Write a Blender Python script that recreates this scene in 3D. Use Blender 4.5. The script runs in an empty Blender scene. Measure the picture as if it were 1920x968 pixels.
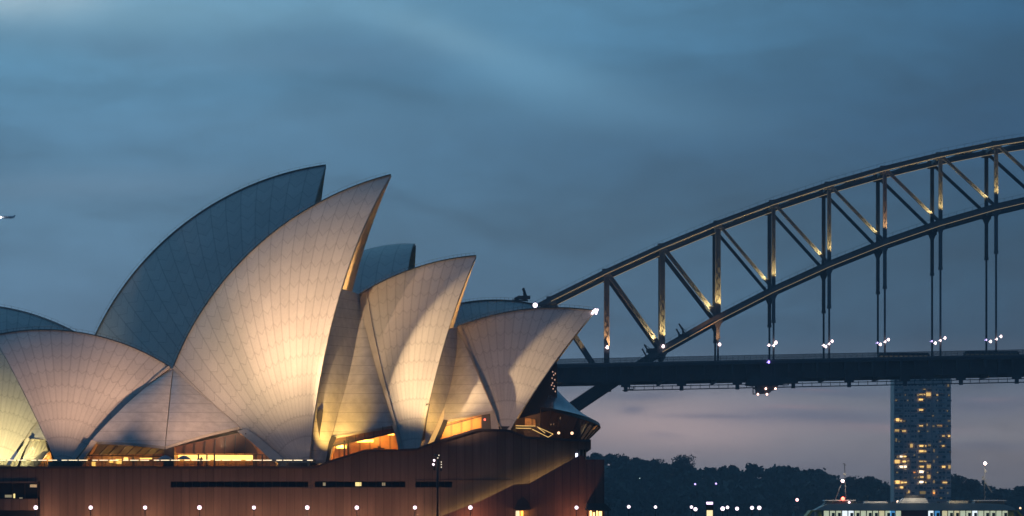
import bpy, math, random
from mathutils import Vector, Matrix
random.seed(7)
R = math.radians
S = bpy.context.scene
COL = S.collection
# ------------------------------------------------------------------ camera
F = 6720.0; HZ = 948.0; CZ = 6.0
cam = bpy.data.cameras.new('camera'); co = bpy.data.objects.new('camera', cam); COL.objects.link(co)
cam.sensor_width = 36.0; cam.lens = 36.0*F/1920.0
cam.shift_y = (HZ-484.0)/1920.0
co.location = (0, 0, CZ); co.rotation_euler = (R(90), 0, 0)
cam.clip_start = 1.0; cam.clip_end = 60000
S.camera = co
S.view_settings.view_transform = 'Standard'; S.view_settings.look = 'None'
S.view_settings.exposure = 0.0; S.view_settings.gamma = 1.0
S.cycles.use_denoising = True
S.cycles.max_bounces = 5; S.cycles.diffuse_bounces = 3; S.cycles.sample_clamp_indirect = 3.0

def srgb(r, g, b):
    def f(c):
        c /= 255.0
        return c/12.92 if c <= 0.04045 else ((c+0.055)/1.055)**2.4
    return (f(r), f(g), f(b), 1.0)

# ------------------------------------------------------------------ node helpers
class NT:
    def __init__(s, tree): s.t = tree; s.n = tree.nodes; s.l = tree.links
    def new(s, typ, **kw):
        n = s.n.new(typ)
        for k, v in kw.items(): setattr(n, k, v)
        return n
    def put(s, sock, v):
        if isinstance(v, bpy.types.NodeSocket): s.l.new(v, sock)
        elif v is not None: sock.default_value = v
    def m(s, op, a, b=None, c=None, clamp=False):
        n = s.new('ShaderNodeMath', operation=op, use_clamp=clamp)
        s.put(n.inputs[0], a); s.put(n.inputs[1], b)
        if c is not None: s.put(n.inputs[2], c)
        return n.outputs[0]
    def mix(s, f, a, b, mode='MIX'):
        n = s.new('ShaderNodeMix', data_type='RGBA', blend_type=mode)
        s.put(n.inputs['Factor'], f); s.put(n.inputs[6], a); s.put(n.inputs[7], b)
        return n.outputs[2]
    def rng(s, v, a, b, c, d, smooth=False):
        n = s.new('ShaderNodeMapRange'); n.clamp = True
        if smooth: n.interpolation_type = 'SMOOTHSTEP'
        s.put(n.inputs[0], v)
        for i, q in zip((1, 2, 3, 4), (a, b, c, d)): n.inputs[i].default_value = q
        return n.outputs[0]
    def ramp(s, v, stops):
        n = s.new('ShaderNodeValToRGB'); e = n.color_ramp.elements
        while len(e) < len(stops): e.new(0.5)
        for q, (p, c) in zip(e, stops): q.position = p; q.color = c
        s.put(n.inputs[0], v); return n.outputs[0]
    def noise(s, vec, scale, detail=4, rough=0.55):
        n = s.new('ShaderNodeTexNoise'); s.put(n.inputs['Vector'], vec)
        n.inputs['Scale'].default_value = scale; n.inputs['Detail'].default_value = detail
        n.inputs['Roughness'].default_value = rough; return n.outputs['Fac']
    def comb(s, x, y, z):
        n = s.new('ShaderNodeCombineXYZ')
        for i, v in enumerate((x, y, z)): s.put(n.inputs[i], v)
        return n.outputs[0]

# ------------------------------------------------------------------ sky (dusk, broken cloud)
w = bpy.data.worlds.new('World'); S.world = w; w.use_nodes = True
N = NT(w.node_tree); N.n.clear()
tc = N.new('ShaderNodeTexCoord'); sp = N.new('ShaderNodeSeparateXYZ'); N.l.new(tc.outputs['Generated'], sp.inputs[0])
dx, dy, dz = sp.outputs
T = 1/0.1411
el = N.m('MULTIPLY', dz, T)                     # 1 at the upper part of the view
left = N.ramp(el, [(0.0, srgb(136,130,136)), (0.10, srgb(112,122,140)), (0.26, srgb(88,120,146)), (0.42, srgb(91,128,156)),
                   (0.58, srgb(92,132,160)), (0.72, srgb(82,126,156)), (0.86, srgb(88,138,169)), (1.0, srgb(104,156,186))])
right = N.ramp(el, [(0.0, srgb(104,106,112)), (0.09, srgb(124,123,126)), (0.185, srgb(132,135,142)), (0.245, srgb(86,108,128)), (0.34, srgb(38,83,110)),
                   (0.55, srgb(28,76,104)), (0.72, srgb(24,73,107)), (0.88, srgb(34,82,114)), (1.0, srgb(36,85,118))])
fx = N.rng(dx, -0.12, 0.135, 0.0, 1.0)
base = N.mix(fx, left, right)
wn = N.noise(N.comb(N.m('MULTIPLY', dx, 9.0), N.m('MULTIPLY', dz, 20.0), 0.0), 1.0, 3)
wv = N.m('MULTIPLY', N.m('SUBTRACT', wn, 0.5), 0.05)
cv = N.comb(N.m('MULTIPLY', dx, 11.0), N.m('MULTIPLY', N.m('ADD', dz, wv), 34.0), N.m('MULTIPLY', dy, 2.0))
c1 = N.noise(cv, 1.0, 5, 0.5)
cv2 = N.comb(N.m('MULTIPLY', dx, 30.0), N.m('MULTIPLY', N.m('ADD', dz, wv), 120.0), 3.3)
c2 = N.noise(cv2, 1.0, 5, 0.55)
mul = N.m('ADD', N.m('MULTIPLY', N.m('SUBTRACT', c1, 0.5), 0.95), 1.0)
mul = N.m('MULTIPLY', mul, N.m('ADD', N.m('MULTIPLY', N.m('SUBTRACT', c2, 0.5), 0.46), 1.0))
c3 = N.noise(N.comb(N.m('MULTIPLY', dx, 90.0), N.m('MULTIPLY', dz, 260.0), 7.7), 1.0, 4, 0.6)
mul = N.m('MULTIPLY', mul, N.m('ADD', N.m('MULTIPLY', N.m('SUBTRACT', c3, 0.5), 0.20), 1.03))
base = N.mix(1.0, base, N.comb(mul, mul, mul), 'MULTIPLY')
def blob(px, py, rx, ry, tilt=0.0):
    cx = (px-960)/F; cz = (HZ-py)/F
    a = N.m('SUBTRACT', dx, cx); b = N.m('SUBTRACT', N.m('ADD', dz, N.m('MULTIPLY', wv, 0.25)), cz)
    b = N.m('ADD', b, N.m('MULTIPLY', a, tilt))
    a = N.m('DIVIDE', a, rx/F); b = N.m('DIVIDE', b, ry/F)
    d = N.m('ADD', N.m('MULTIPLY', a, a), N.m('MULTIPLY', b, b))
    return N.m('POWER', 2.718, N.m('MULTIPLY', d, -1.0))
front = N.rng(dy, 0.2, 0.8, 0.0, 1.0)
def addb(base, px, py, rx, ry, col, k, tilt=0.0, nz=0.0):
    f = N.m('MULTIPLY', blob(px, py, rx, ry, tilt), k)
    if nz: f = N.m('MULTIPLY', f, N.rng(c2, 0.5-nz, 0.5+nz, 0.0, 1.0))
    return N.mix(N.m('MULTIPLY', f, front, clamp=True), base, col)
base = addb(base, 60, 14, 140, 34, srgb(190,206,212), 1.3, 0.0, 0.4)
base = addb(base, 300, 30, 420, 60, srgb(128,170,192), 0.45)
base = addb(base, 860, 90, 180, 32, srgb(126,168,190), 0.55, 0.34)
base = addb(base, 1000, 150, 170, 60, srgb(100,152,184), 0.75, 0.2)
base = addb(base, 1180, 215, 260, 50, srgb(88,136,168), 0.45, 0.12)
base = addb(base, 540, 120, 300, 30, srgb(118,156,182), 0.20, -0.05)
base = addb(base, 160, 360, 300, 30, srgb(120,152,178), 0.40, -0.05)
base = addb(base, 520, 250, 500, 60, srgb(104,148,178), 0.30, 0.0)
base = addb(base, 640, 100, 200, 45, srgb(76,118,150), 0.45, 0.1)
base = addb(base, 280, 95, 260, 25, srgb(86,122,150), 0.35, 0.1)
base = addb(base, 1250, 800, 260, 60, srgb(188,166,164), 0.85, 0.0)
for (px, py, rx, ry, k, tl) in ((1186, 768, 24, 9, .75, 0), (1540, 784, 190, 17, .75, 0.02), (1215, 742, 70, 7, .6, 0),
                              (1330, 783, 90, 5, .5, 0.02), (1240, 820, 34, 6, .3, 0), (1560, 735, 120, 8, .6, .05), (1850, 760, 130, 22, .7, 0), (1600, 880, 300, 30, .25, 0), (1860, 840, 110, 9, .35, 0)):
    base = addb(base, px, py, rx, ry*1.1, srgb(72,94,124), min(1, k*1.35), tl, 0.9)
for (px, py, rx, ry, k) in ((1515, 767, 85, 4, .7), (1530, 733, 45, 3, .5), (1860, 748, 60, 6, .4), (1650, 808, 150, 10, .5)):
    base = addb(base, px, py, rx, ry, srgb(158,136,142), min(1, k*1.3), 0.0, 0.3)
# faint physical sky glow from a sun already below the horizon, and a dimmer east behind the camera
sky = N.new('ShaderNodeTexSky', sky_type='NISHITA'); sky.sun_disc = False
sky.sun_elevation = R(-2.0); sky.sun_rotation = R(15)
base = N.mix(1.0, base, N.mix(1.0, sky.outputs[0], (0.05, 0.05, 0.05, 1), 'MULTIPLY'), 'ADD')
dim = N.rng(dy, -0.15, 0.80, 0.21, 1.0, True)
base = N.mix(1.0, base, N.comb(N.m('MULTIPLY', dim, 1.23), N.m('MULTIPLY', N.m('POWER', dim, 0.86), 1.28), N.m('MULTIPLY', N.m('POWER', dim, 0.66), 1.31)), 'MULTIPLY')
bg = N.new('ShaderNodeBackground'); N.l.new(base, bg.inputs[0]); bg.inputs[1].default_value = 1.0
wo = N.new('ShaderNodeOutputWorld'); N.l.new(bg.outputs[0], wo.inputs[0])
w.cycles.sampling_method = 'MANUAL'; w.cycles.sample_map_resolution = 512

def P(px, py, Y): return Vector(((px-960)/F*Y, Y, CZ+(HZ-py)/F*Y))
def X_(px, Y): return (px-960)/F*Y
def Z_(py, Y): return CZ+(HZ-py)/F*Y

# ------------------------------------------------------------------ flood lights on the shells
def spot(name, loc, target, watts, ang, col, blend=0.6, rad=0.4):
    l = bpy.data.lights.new(name, 'SPOT'); l.energy = watts; l.spot_size = R(ang); l.spot_blend = blend
    l.color = col; l.shadow_soft_size = rad
    o = bpy.data.objects.new(name, l); COL.objects.link(o); o.location = loc
    o.rotation_euler = (Vector(target)-Vector(loc)).to_track_quat('-Z', 'Y').to_euler()
    return o
def point(name, loc, watts, col, rad=0.3, parent=None):
    l = bpy.data.lights.new(name, 'POINT'); l.energy = watts; l.color = col; l.shadow_soft_size = rad
    o = bpy.data.objects.new(name, l); COL.objects.link(o); o.location = loc
    if parent: o.parent = parent
    return o
WARM = (1.0, 0.66, 0.36); YEL = (1.0, 0.80, 0.36); SOFT = (1.0, 0.58, 0.37)
# FLOODS (mast positions in front of the podium)
spot('floodlight', (-42, 519, 14), P(505, 560, 556), 160000, 60, WARM, 1.0)
spot('floodlight', (-52, 528, 14), P(640, 440, 566), 90000, 48, SOFT, 1.0)
spot('floodlight', (-38, 515, 13), P(560, 735, 556), 9000, 40, SOFT, 1.0)  # fill spot added to brighten the lower part of the tall shell
_o = spot('floodlight', (-56, 536, 14), Vector((-56, 536, 14))+Vector((46.0, 23.4, 22.0)), 370000, 36, WARM, 0.35, 1.3)   # framed beam
_o.scale = (0.44, 1, 1)
spot('floodlight', (-57, 534, 14), P(110, 655, 562), 66000, 56, SOFT, 1.0)
spot('floodlight', (-28, 505, 13.5), P(330, 745, 562), 170000, 22, SOFT, 1.0)  # fill spot added to brighten the side shells
spot('floodlight', (-14, 530, 19), P(985, 700, 562), 15000, 66, SOFT, 1.0)
spot('floodlight', (-84, 590, 13), P(-20, 800, 606), 30000, 90, YEL, 1.0)

# ------------------------------------------------------------------ mesh helpers
class MB:
    def __init__(s): s.v = []; s.f = []; s.mi = []; s.sm = []; s.uv = {}
    def quadgrid(s, rows, mi=0, smooth=True, uvs=None):
        b = len(s.v); n = len(rows); m = len(rows[0])
        for r in rows: s.v.extend([tuple(p) for p in r])
        for i in range(n-1):
            for j in range(m-1):
                idx = (b+i*m+j, b+(i+1)*m+j, b+(i+1)*m+j+1, b+i*m+j+1)
                if uvs: s.uv[len(s.f)] = [uvs[i][j], uvs[i+1][j], uvs[i+1][j+1], uvs[i][j+1]]
                s.f.append(idx); s.mi.append(mi); s.sm.append(smooth)
    def box(s, x0, x1, y0, y1, z0, z1, mi=0):
        b = len(s.v)
        s.v += [(x0,y0,z0),(x1,y0,z0),(x1,y1,z0),(x0,y1,z0),(x0,y0,z1),(x1,y0,z1),(x1,y1,z1),(x0,y1,z1)]
        for q in ((3,2,1,0),(4,5,6,7),(0,1,5,4),(1,2,6,5),(2,3,7,6),(3,0,4,7)):
            s.f.append(tuple(b+i for i in q)); s.mi.append(mi); s.sm.append(False)
    def prism(s, poly, y0, y1, mi=0):           # poly: (x, z) list, extruded along Y
        b = len(s.v); n = len(poly)
        s.v += [(x, y0, z) for x, z in poly] + [(x, y1, z) for x, z in poly]
        s.f.append(tuple(range(b, b+n))); s.f.append(tuple(range(b+2*n-1, b+n-1, -1)))
        s.mi += [mi, mi]; s.sm += [False, False]
        for i in range(n):
            j = (i+1) % n
            s.f.append((b+j, b+i, b+n+i, b+n+j)); s.mi.append(mi); s.sm.append(False)
    def prism_z(s, poly, z0, z1, mi=0):
        b = len(s.v); n = len(poly)
        s.v += [(x, y, z0) for x, y in poly] + [(x, y, z1) for x, y in poly]
        s.f.append(tuple(range(b+n-1, b-1, -1))); s.f.append(tuple(range(b+n, b+2*n)))
        s.mi += [mi, mi]; s.sm += [False, False]
        for i in range(n):
            j = (i+1) % n
            s.f.append((b+i, b+j, b+n+j, b+n+i)); s.mi.append(mi); s.sm.append(False)
    def bar(s, a, c, wx, wy, mi=0):            # square section bar a->c; wx in-plane width, wy depth along Y
        a = Vector(a); c = Vector(c); d = (c-a).normalized()
        yv = Vector((0, 1, 0))
        if abs(d.y) > 0.95: yv = Vector((1, 0, 0))
        u = d.cross(yv).normalized(); v = u.cross(d).normalized()
        b = len(s.v)
        for p in (a, c):
            for su, sv in ((-1,-1),(1,-1),(1,1),(-1,1)):
                s.v.append(tuple(p+u*su*wx/2+v*sv*wy/2))
        for q in ((3,2,1,0),(4,5,6,7),(0,1,5,4),(1,2,6,5),(2,3,7,6),(3,0,4,7)):
            s.f.append(tuple(b+i for i in q)); s.mi.append(mi); s.sm.append(False)
    def tube(s, a, c, r0, r1=None, n=8, mi=0):
        r1 = r0 if r1 is None else r1
        a = Vector(a); c = Vector(c); d = (c-a).normalized()
        u = d.orthogonal().normalized(); v = d.cross(u)
        b = len(s.v)
        for p, r in ((a, r0), (c, r1)):
            for k in range(n):
                t = 2*math.pi*k/n; s.v.append(tuple(p+(u*math.cos(t)+v*math.sin(t))*r))
        for k in range(n):
            j = (k+1) % n
            s.f.append((b+k, b+j, b+n+j, b+n+k)); s.mi.append(mi); s.sm.append(True)
        s.f.append(tuple(range(b+n-1, b-1, -1))); s.f.append(tuple(range(b+n, b+2*n))); s.mi += [mi, mi]; s.sm += [False, False]
    def ball(s, c, r, n=12, m=8, sz=1.0, mi=0):
        rows = []
        for i in range(m+1):
            a = math.pi*i/m
            rows.append([(c[0]+r*math.sin(a)*math.cos(2*math.pi*j/n), c[1]+r*math.sin(a)*math.sin(2*math.pi*j/n), c[2]+r*sz*math.cos(a)) for j in range(n+1)])
        s.quadgrid(rows, mi, True)
    def build(s, name, mats, parent=None):
        me = bpy.data.meshes.new(name); me.from_pydata(s.v, [], s.f)
        for m_ in (mats if isinstance(mats, (list, tuple)) else [mats]): me.materials.append(m_)
        me.polygons.foreach_set('material_index', s.mi); me.polygons.foreach_set('use_smooth', s.sm)
        if s.uv:
            L0 = me.uv_layers.new(name='UVMap'); L1 = me.uv_layers.new(name='rib')
            for p in me.polygons:
                q = s.uv.get(p.index)
                if q:
                    for k, li in enumerate(p.loop_indices):
                        L0.data[li].uv = (q[k][0], q[k][1]); L1.data[li].uv = (q[k][2], 0.0)
        me.update()
        o = bpy.data.objects.new(name, me); COL.objects.link(o)
        if parent: o.parent = parent
        return o
def tag(o, label=None, cat=None, group=None, kind=None):
    if label: o['label'] = label
    if cat: o['category'] = cat
    if group: o['group'] = group
    if kind: o['kind'] = kind
    return o
def empty(name, loc, **kw):
    o = bpy.data.objects.new(name, None); COL.objects.link(o); o.location = loc
    o.empty_display_size = 0.5
    bpy.context.view_layer.update()
    return tag(o, **kw)
def fixparent(o, root):       # child meshes are written in world coordinates: keep them there
    o.parent = root; o.location = Vector(o.location)-root.location
    return o

# ------------------------------------------------------------------ materials
def mat(name, col, rough=0.6, metal=0.0, spec=0.5, var=0.0, vscale=0.3, bump=0.0):
    m = bpy.data.materials.new(name); m.use_nodes = True; n = NT(m.node_tree)
    b = n.n['Principled BSDF']
    b.inputs['Roughness'].default_value = rough; b.inputs['Metallic'].default_value = metal
    b.inputs['Specular IOR Level'].default_value = spec
    c = (*col, 1.0) if len(col) == 3 else col
    if var:
        t = n.new('ShaderNodeTexCoord'); f = n.noise(t.outputs['Object'], vscale, 5, 0.6)
        g = n.rng(f, 0.3, 0.7, 1-var, 1+var)
        n.l.new(n.mix(1.0, c, n.comb(g, g, g), 'MULTIPLY'), b.inputs['Base Color'])
        if bump:
            bp = n.new('ShaderNodeBump'); bp.inputs['Strength'].default_value = bump
            n.l.new(n.noise(t.outputs['Object'], vscale*8, 4), bp.inputs['Height']); n.l.new(bp.outputs[0], b.inputs['Normal'])
    else: b.inputs['Base Color'].default_value = c
    return m
def emis(name, col, k):
    m = bpy.data.materials.new(name); m.use_nodes = True; n = NT(m.node_tree)
    b = n.n['Principled BSDF']; b.inputs['Base Color'].default_value = (*col, 1)
    b.inputs['Emission Color'].default_value = (*col, 1); b.inputs['Emission Strength'].default_value = k
    return m
def tile_mat():
    m = bpy.data.materials.new('glazed_tile'); m.use_nodes = True; n = NT(m.node_tree); b = n.n['Principled BSDF']
    u1 = n.new('ShaderNodeUVMap', uv_map='UVMap'); u2 = n.new('ShaderNodeUVMap', uv_map='rib')
    s1 = n.new('ShaderNodeSeparateXYZ'); n.l.new(u1.outputs[0], s1.inputs[0])
    s2 = n.new('ShaderNodeSeparateXYZ'); n.l.new(u2.outputs[0], s2.inputs[0])
    U, V, W = s1.outputs[0], s1.outputs[1], s2.outputs[0]
    fu = n.m('FRACT', U); ce = n.m('ABSOLUTE', n.m('SUBTRACT', fu, 0.5))
    seam_d = n.m('MULTIPLY', n.m('SUBTRACT', 0.5, ce), W)
    seam = n.rng(seam_d, 0.05, 0.15, 1.0, 0.0)
    seam = n.m('MULTIPLY', seam, n.rng(W, 0.35, 1.6, 0.30, 1.0))
    vv = n.m('ADD', n.m('DIVIDE', n.m('SUBTRACT', V, n.m('MULTIPLY', n.m('MULTIPLY', ce, W), 1.25)), 3.2), 40.0)
    fv = n.m('FRACT', vv)
    dv = n.m('MULTIPLY', n.m('MINIMUM', fv, n.m('SUBTRACT', 1.0, fv)), 3.3)
    chev = n.rng(dv, 0.05, 0.16, 1.0, 0.0)
    pid = n.comb(n.m('FLOOR', U), n.m('FLOOR', vv), 0.0)
    wn_ = n.new('ShaderNodeTexWhiteNoise'); n.l.new(pid, wn_.inputs['Vector'])
    tcd = n.new('ShaderNodeTexCoord')
    big = n.noise(tcd.outputs['Object'], 0.12, 4)
    fine = n.noise(tcd.outputs['Object'], 4.0, 3, 0.7)
    g = n.m('ADD', 0.90, n.m('MULTIPLY', wn_.outputs[0], 0.09))
    g = n.m('MULTIPLY', g, n.rng(big, 0.3, 0.7, 0.94, 1.05))
    g = n.m('MULTIPLY', g, n.rng(fine, 0.3, 0.7, 0.93, 1.06))
    g = n.m('MULTIPLY', g, n.m('SUBTRACT', 1.0, n.m('MULTIPLY', seam, 0.23)))
    g = n.m('MULTIPLY', g, n.m('SUBTRACT', 1.0, n.m('MULTIPLY', chev, 0.24)))
    n.l.new(n.mix(1.0, (0.66, 0.63, 0.57, 1), n.comb(g, g, g), 'MULTIPLY'), b.inputs['Base Color'])
    b.inputs['Roughness'].default_value = 0.5; b.inputs['Specular IOR Level'].default_value = 0.3
    return m
def wall_mat(name, col):
    m = bpy.data.materials.new(name); m.use_nodes = True; n = NT(m.node_tree); b = n.n['Principled BSDF']
    t = n.new('ShaderNodeTexCoord'); s_ = n.new('ShaderNodeSeparateXYZ'); n.l.new(t.outputs['Object'], s_.inputs[0])
    g0 = n.new('ShaderNodeNewGeometry')
    q = n.m('DIVIDE', n.m('ADD', s_.outputs[0], 500.0), 1.22)
    fr = n.m('FRACT', q); d = n.m('MULTIPLY', n.m('MINIMUM', fr, n.m('SUBTRACT', 1.0, fr)), 1.22)
    seam = n.rng(d, 0.03, 0.10, 1.0, 0.0)
    wn_ = n.new('ShaderNodeTexWhiteNoise', noise_dimensions='1D'); n.l.new(n.m('FLOOR', q), wn_.inputs['W'])
    st = n.noise(n.comb(n.m('MULTIPLY', s_.outputs[0], 1.6), 0.0, n.m('MULTIPLY', s_.outputs[2], 0.12)), 1.0, 5, 0.65)
    fine = n.noise(t.outputs['Object'], 5.0, 4, 0.7)
    g = n.m('ADD', 0.82, n.m('MULTIPLY', wn_.outputs[0], 0.3))
    g = n.m('MULTIPLY', g, n.rng(st, 0.3, 0.7, 0.78, 1.15)); g = n.m('MULTIPLY', g, n.rng(fine, 0.3, 0.7, 0.9, 1.1))
    g = n.m('MULTIPLY', g, n.m('SUBTRACT', 1.0, n.m('MULTIPLY', seam, 0.4)))
    n.l.new(n.mix(1.0, (*col, 1), n.comb(g, g, g), 'MULTIPLY'), b.inputs['Base Color'])
    b.inputs['Roughness'].default_value = 0.85
    return m
def glass_mat(name, tint=(0.9, 0.9, 0.85), k=0.12, rough=0.05):
    m = bpy.data.materials.new(name); m.use_nodes = True; n = NT(m.node_tree); n.n.clear()
    tr = n.new('ShaderNodeBsdfTransparent'); tr.inputs[0].default_value = (*tint, 1)
    gl = n.new('ShaderNodeBsdfGlossy'); gl.inputs['Roughness'].default_value = rough
    mx = n.new('ShaderNodeMixShader'); mx.inputs[0].default_value = k
    n.l.new(tr.outputs[0], mx.inputs[1]); n.l.new(gl.outputs[0], mx.inputs[2])
    o = n.new('ShaderNodeOutputMaterial'); n.l.new(mx.outputs[0], o.inputs[0])
    return m
def striped(name, col, axis, pitch, lw, dark, rough=0.5, metal=0.0):
    m = bpy.data.materials.new(name); m.use_nodes = True; n = NT(m.node_tree); b = n.n['Principled BSDF']
    t = n.new('ShaderNodeTexCoord'); s_ = n.new('ShaderNodeSeparateXYZ'); n.l.new(t.outputs['Object'], s_.inputs[0])
    q = n.m('DIVIDE', n.m('ADD', s_.outputs[axis], 5000.0), pitch)
    fr = n.m('FRACT', q); d = n.m('MULTIPLY', n.m('MINIMUM', fr, n.m('SUBTRACT', 1.0, fr)), pitch)
    seam = n.rng(d, lw*0.5, lw, 1.0, 0.0)
    f = n.noise(t.outputs['Object'], 0.8, 4); g = n.rng(f, 0.3, 0.7, 0.85, 1.15)
    g = n.m('MULTIPLY', g, n.m('SUBTRACT', 1.0, n.m('MULTIPLY', seam, 1-dark)))
    n.l.new(n.mix(1.0, (*col, 1), n.comb(g, g, g), 'MULTIPLY'), b.inputs['Base Color'])
    b.inputs['Roughness'].default_value = rough; b.inputs['Metallic'].default_value = metal
    return m
M = dict(
    tile=tile_mat(),
    concrete=mat('pale_concrete', (0.50, 0.46, 0.40), 0.8, var=0.12, vscale=0.4),
    inner=mat('rib_concrete', (0.52, 0.44, 0.34), 0.8, var=0.15, vscale=0.5),
    louvre=striped('side_shell_tile', (0.60, 0.57, 0.52), 2, 1.5, 0.07, 0.72, 0.55),
    wall=wall_mat('pink_granite', (0.128, 0.102, 0.088)),
    stairwall=wall_mat('rust_granite', (0.20, 0.10, 0.075)),
    dark=mat('dark_metal', (0.02, 0.02, 0.022), 0.5, var=0.2),
    coping=mat('coping_dark', (0.05, 0.045, 0.045), 0.7, var=0.2),
    bronze=mat('bronze_frame', (0.08, 0.05, 0.03), 0.4, 0.6),
    slotglass=mat('dark_glass', (0.010, 0.012, 0.016), 0.35, 0.0, 0.3),
    timber=striped('birch_panel', (0.58, 0.30, 0.10), 0, 1.6, 0.22, 0.5, 0.5),
    glass=glass_mat('clear_glass', (0.92, 0.92, 0.88), 0.04, 0.35),
    railglass=glass_mat('rail_glass', (0.74, 0.76, 0.72), 0.03, 0.5),
    roofglass=striped('laminated_topaz_glass', (0.13, 0.17, 0.20), 0, 1.0, 0.10, 0.45, 0.22, 0.35),
    steel=mat('grey_painted_steel', (0.16, 0.165, 0.17), 0.6, 0.2, var=0.18, vscale=0.25),
    steelD=mat('shaded_steel', (0.07, 0.08, 0.09), 0.6, 0.2, var=0.25, vscale=0.2),  # darker copy of the bridge steel; shade of unlit members in the colour
    water=None,
    led=emis('led_warm', (1.0, 0.80, 0.50), 2.2),
    globe=emis('lamp_globe', (1.0, 0.80, 0.92), 2.6),
    globeW=emis('lamp_globe_warm', (1.0, 0.60, 0.36), 2.0),
    strip=emis('bridge_chord_glint', (1.0, 0.72, 0.36), 0.26),
    foyer=emis('foyer_light', (1.0, 0.60, 0.16), 2.6),
    foyerdim=emis('foyer_dim_light', (1.0, 0.62, 0.20), 0.6),
)

# ================================================================== WATER, GROUND
def water_mat():
    m = bpy.data.materials.new('harbour_water'); m.use_nodes = True; n = NT(m.node_tree); b = n.n['Principled BSDF']
    b.inputs['Base Color'].default_value = (0.01, 0.02, 0.03, 1); b.inputs['Roughness'].default_value = 0.12
    t = n.new('ShaderNodeTexCoord'); bp = n.new('ShaderNodeBump'); bp.inputs['Strength'].default_value = 0.6; bp.inputs['Distance'].default_value = 0.4
    n.l.new(n.noise(t.outputs['Object'], 0.25, 6, 0.6), bp.inputs['Height']); n.l.new(bp.outputs[0], b.inputs['Normal'])
    return m
b = MB(); b.quadgrid([[(-3400, -400, 0), (3400, -400, 0)], [(-3400, 3600, 0), (3400, 3600, 0)]][::-1], 0, False)
tag(b.build('water', water_mat()), kind='structure')
b = MB(); b.prism_z([(-220, 512), (-8, 512), (20, 520), (50, 560), (52, 700), (-220, 760)], -2, 2.0)
tag(b.build('promenade', mat('promenade_paving', (0.16, 0.13, 0.12), 0.8, var=0.15, vscale=0.5)), kind='structure')

# ================================================================== OPERA HOUSE
YR = 573.0
house = empty('opera_house', (-40, 560, 2), label='floodlit white shell-roofed opera house on its brown granite podium beside the harbour', cat='opera house')
def hp(o, parent=house):
    if parent is house: return fixparent(o, house)
    o.parent = parent; return o
def part(mb, name, mats, parent=house):
    o = mb.build(name, mats)
    if parent is house: fixparent(o, house)
    else:
        o.parent = parent
    return o

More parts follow.
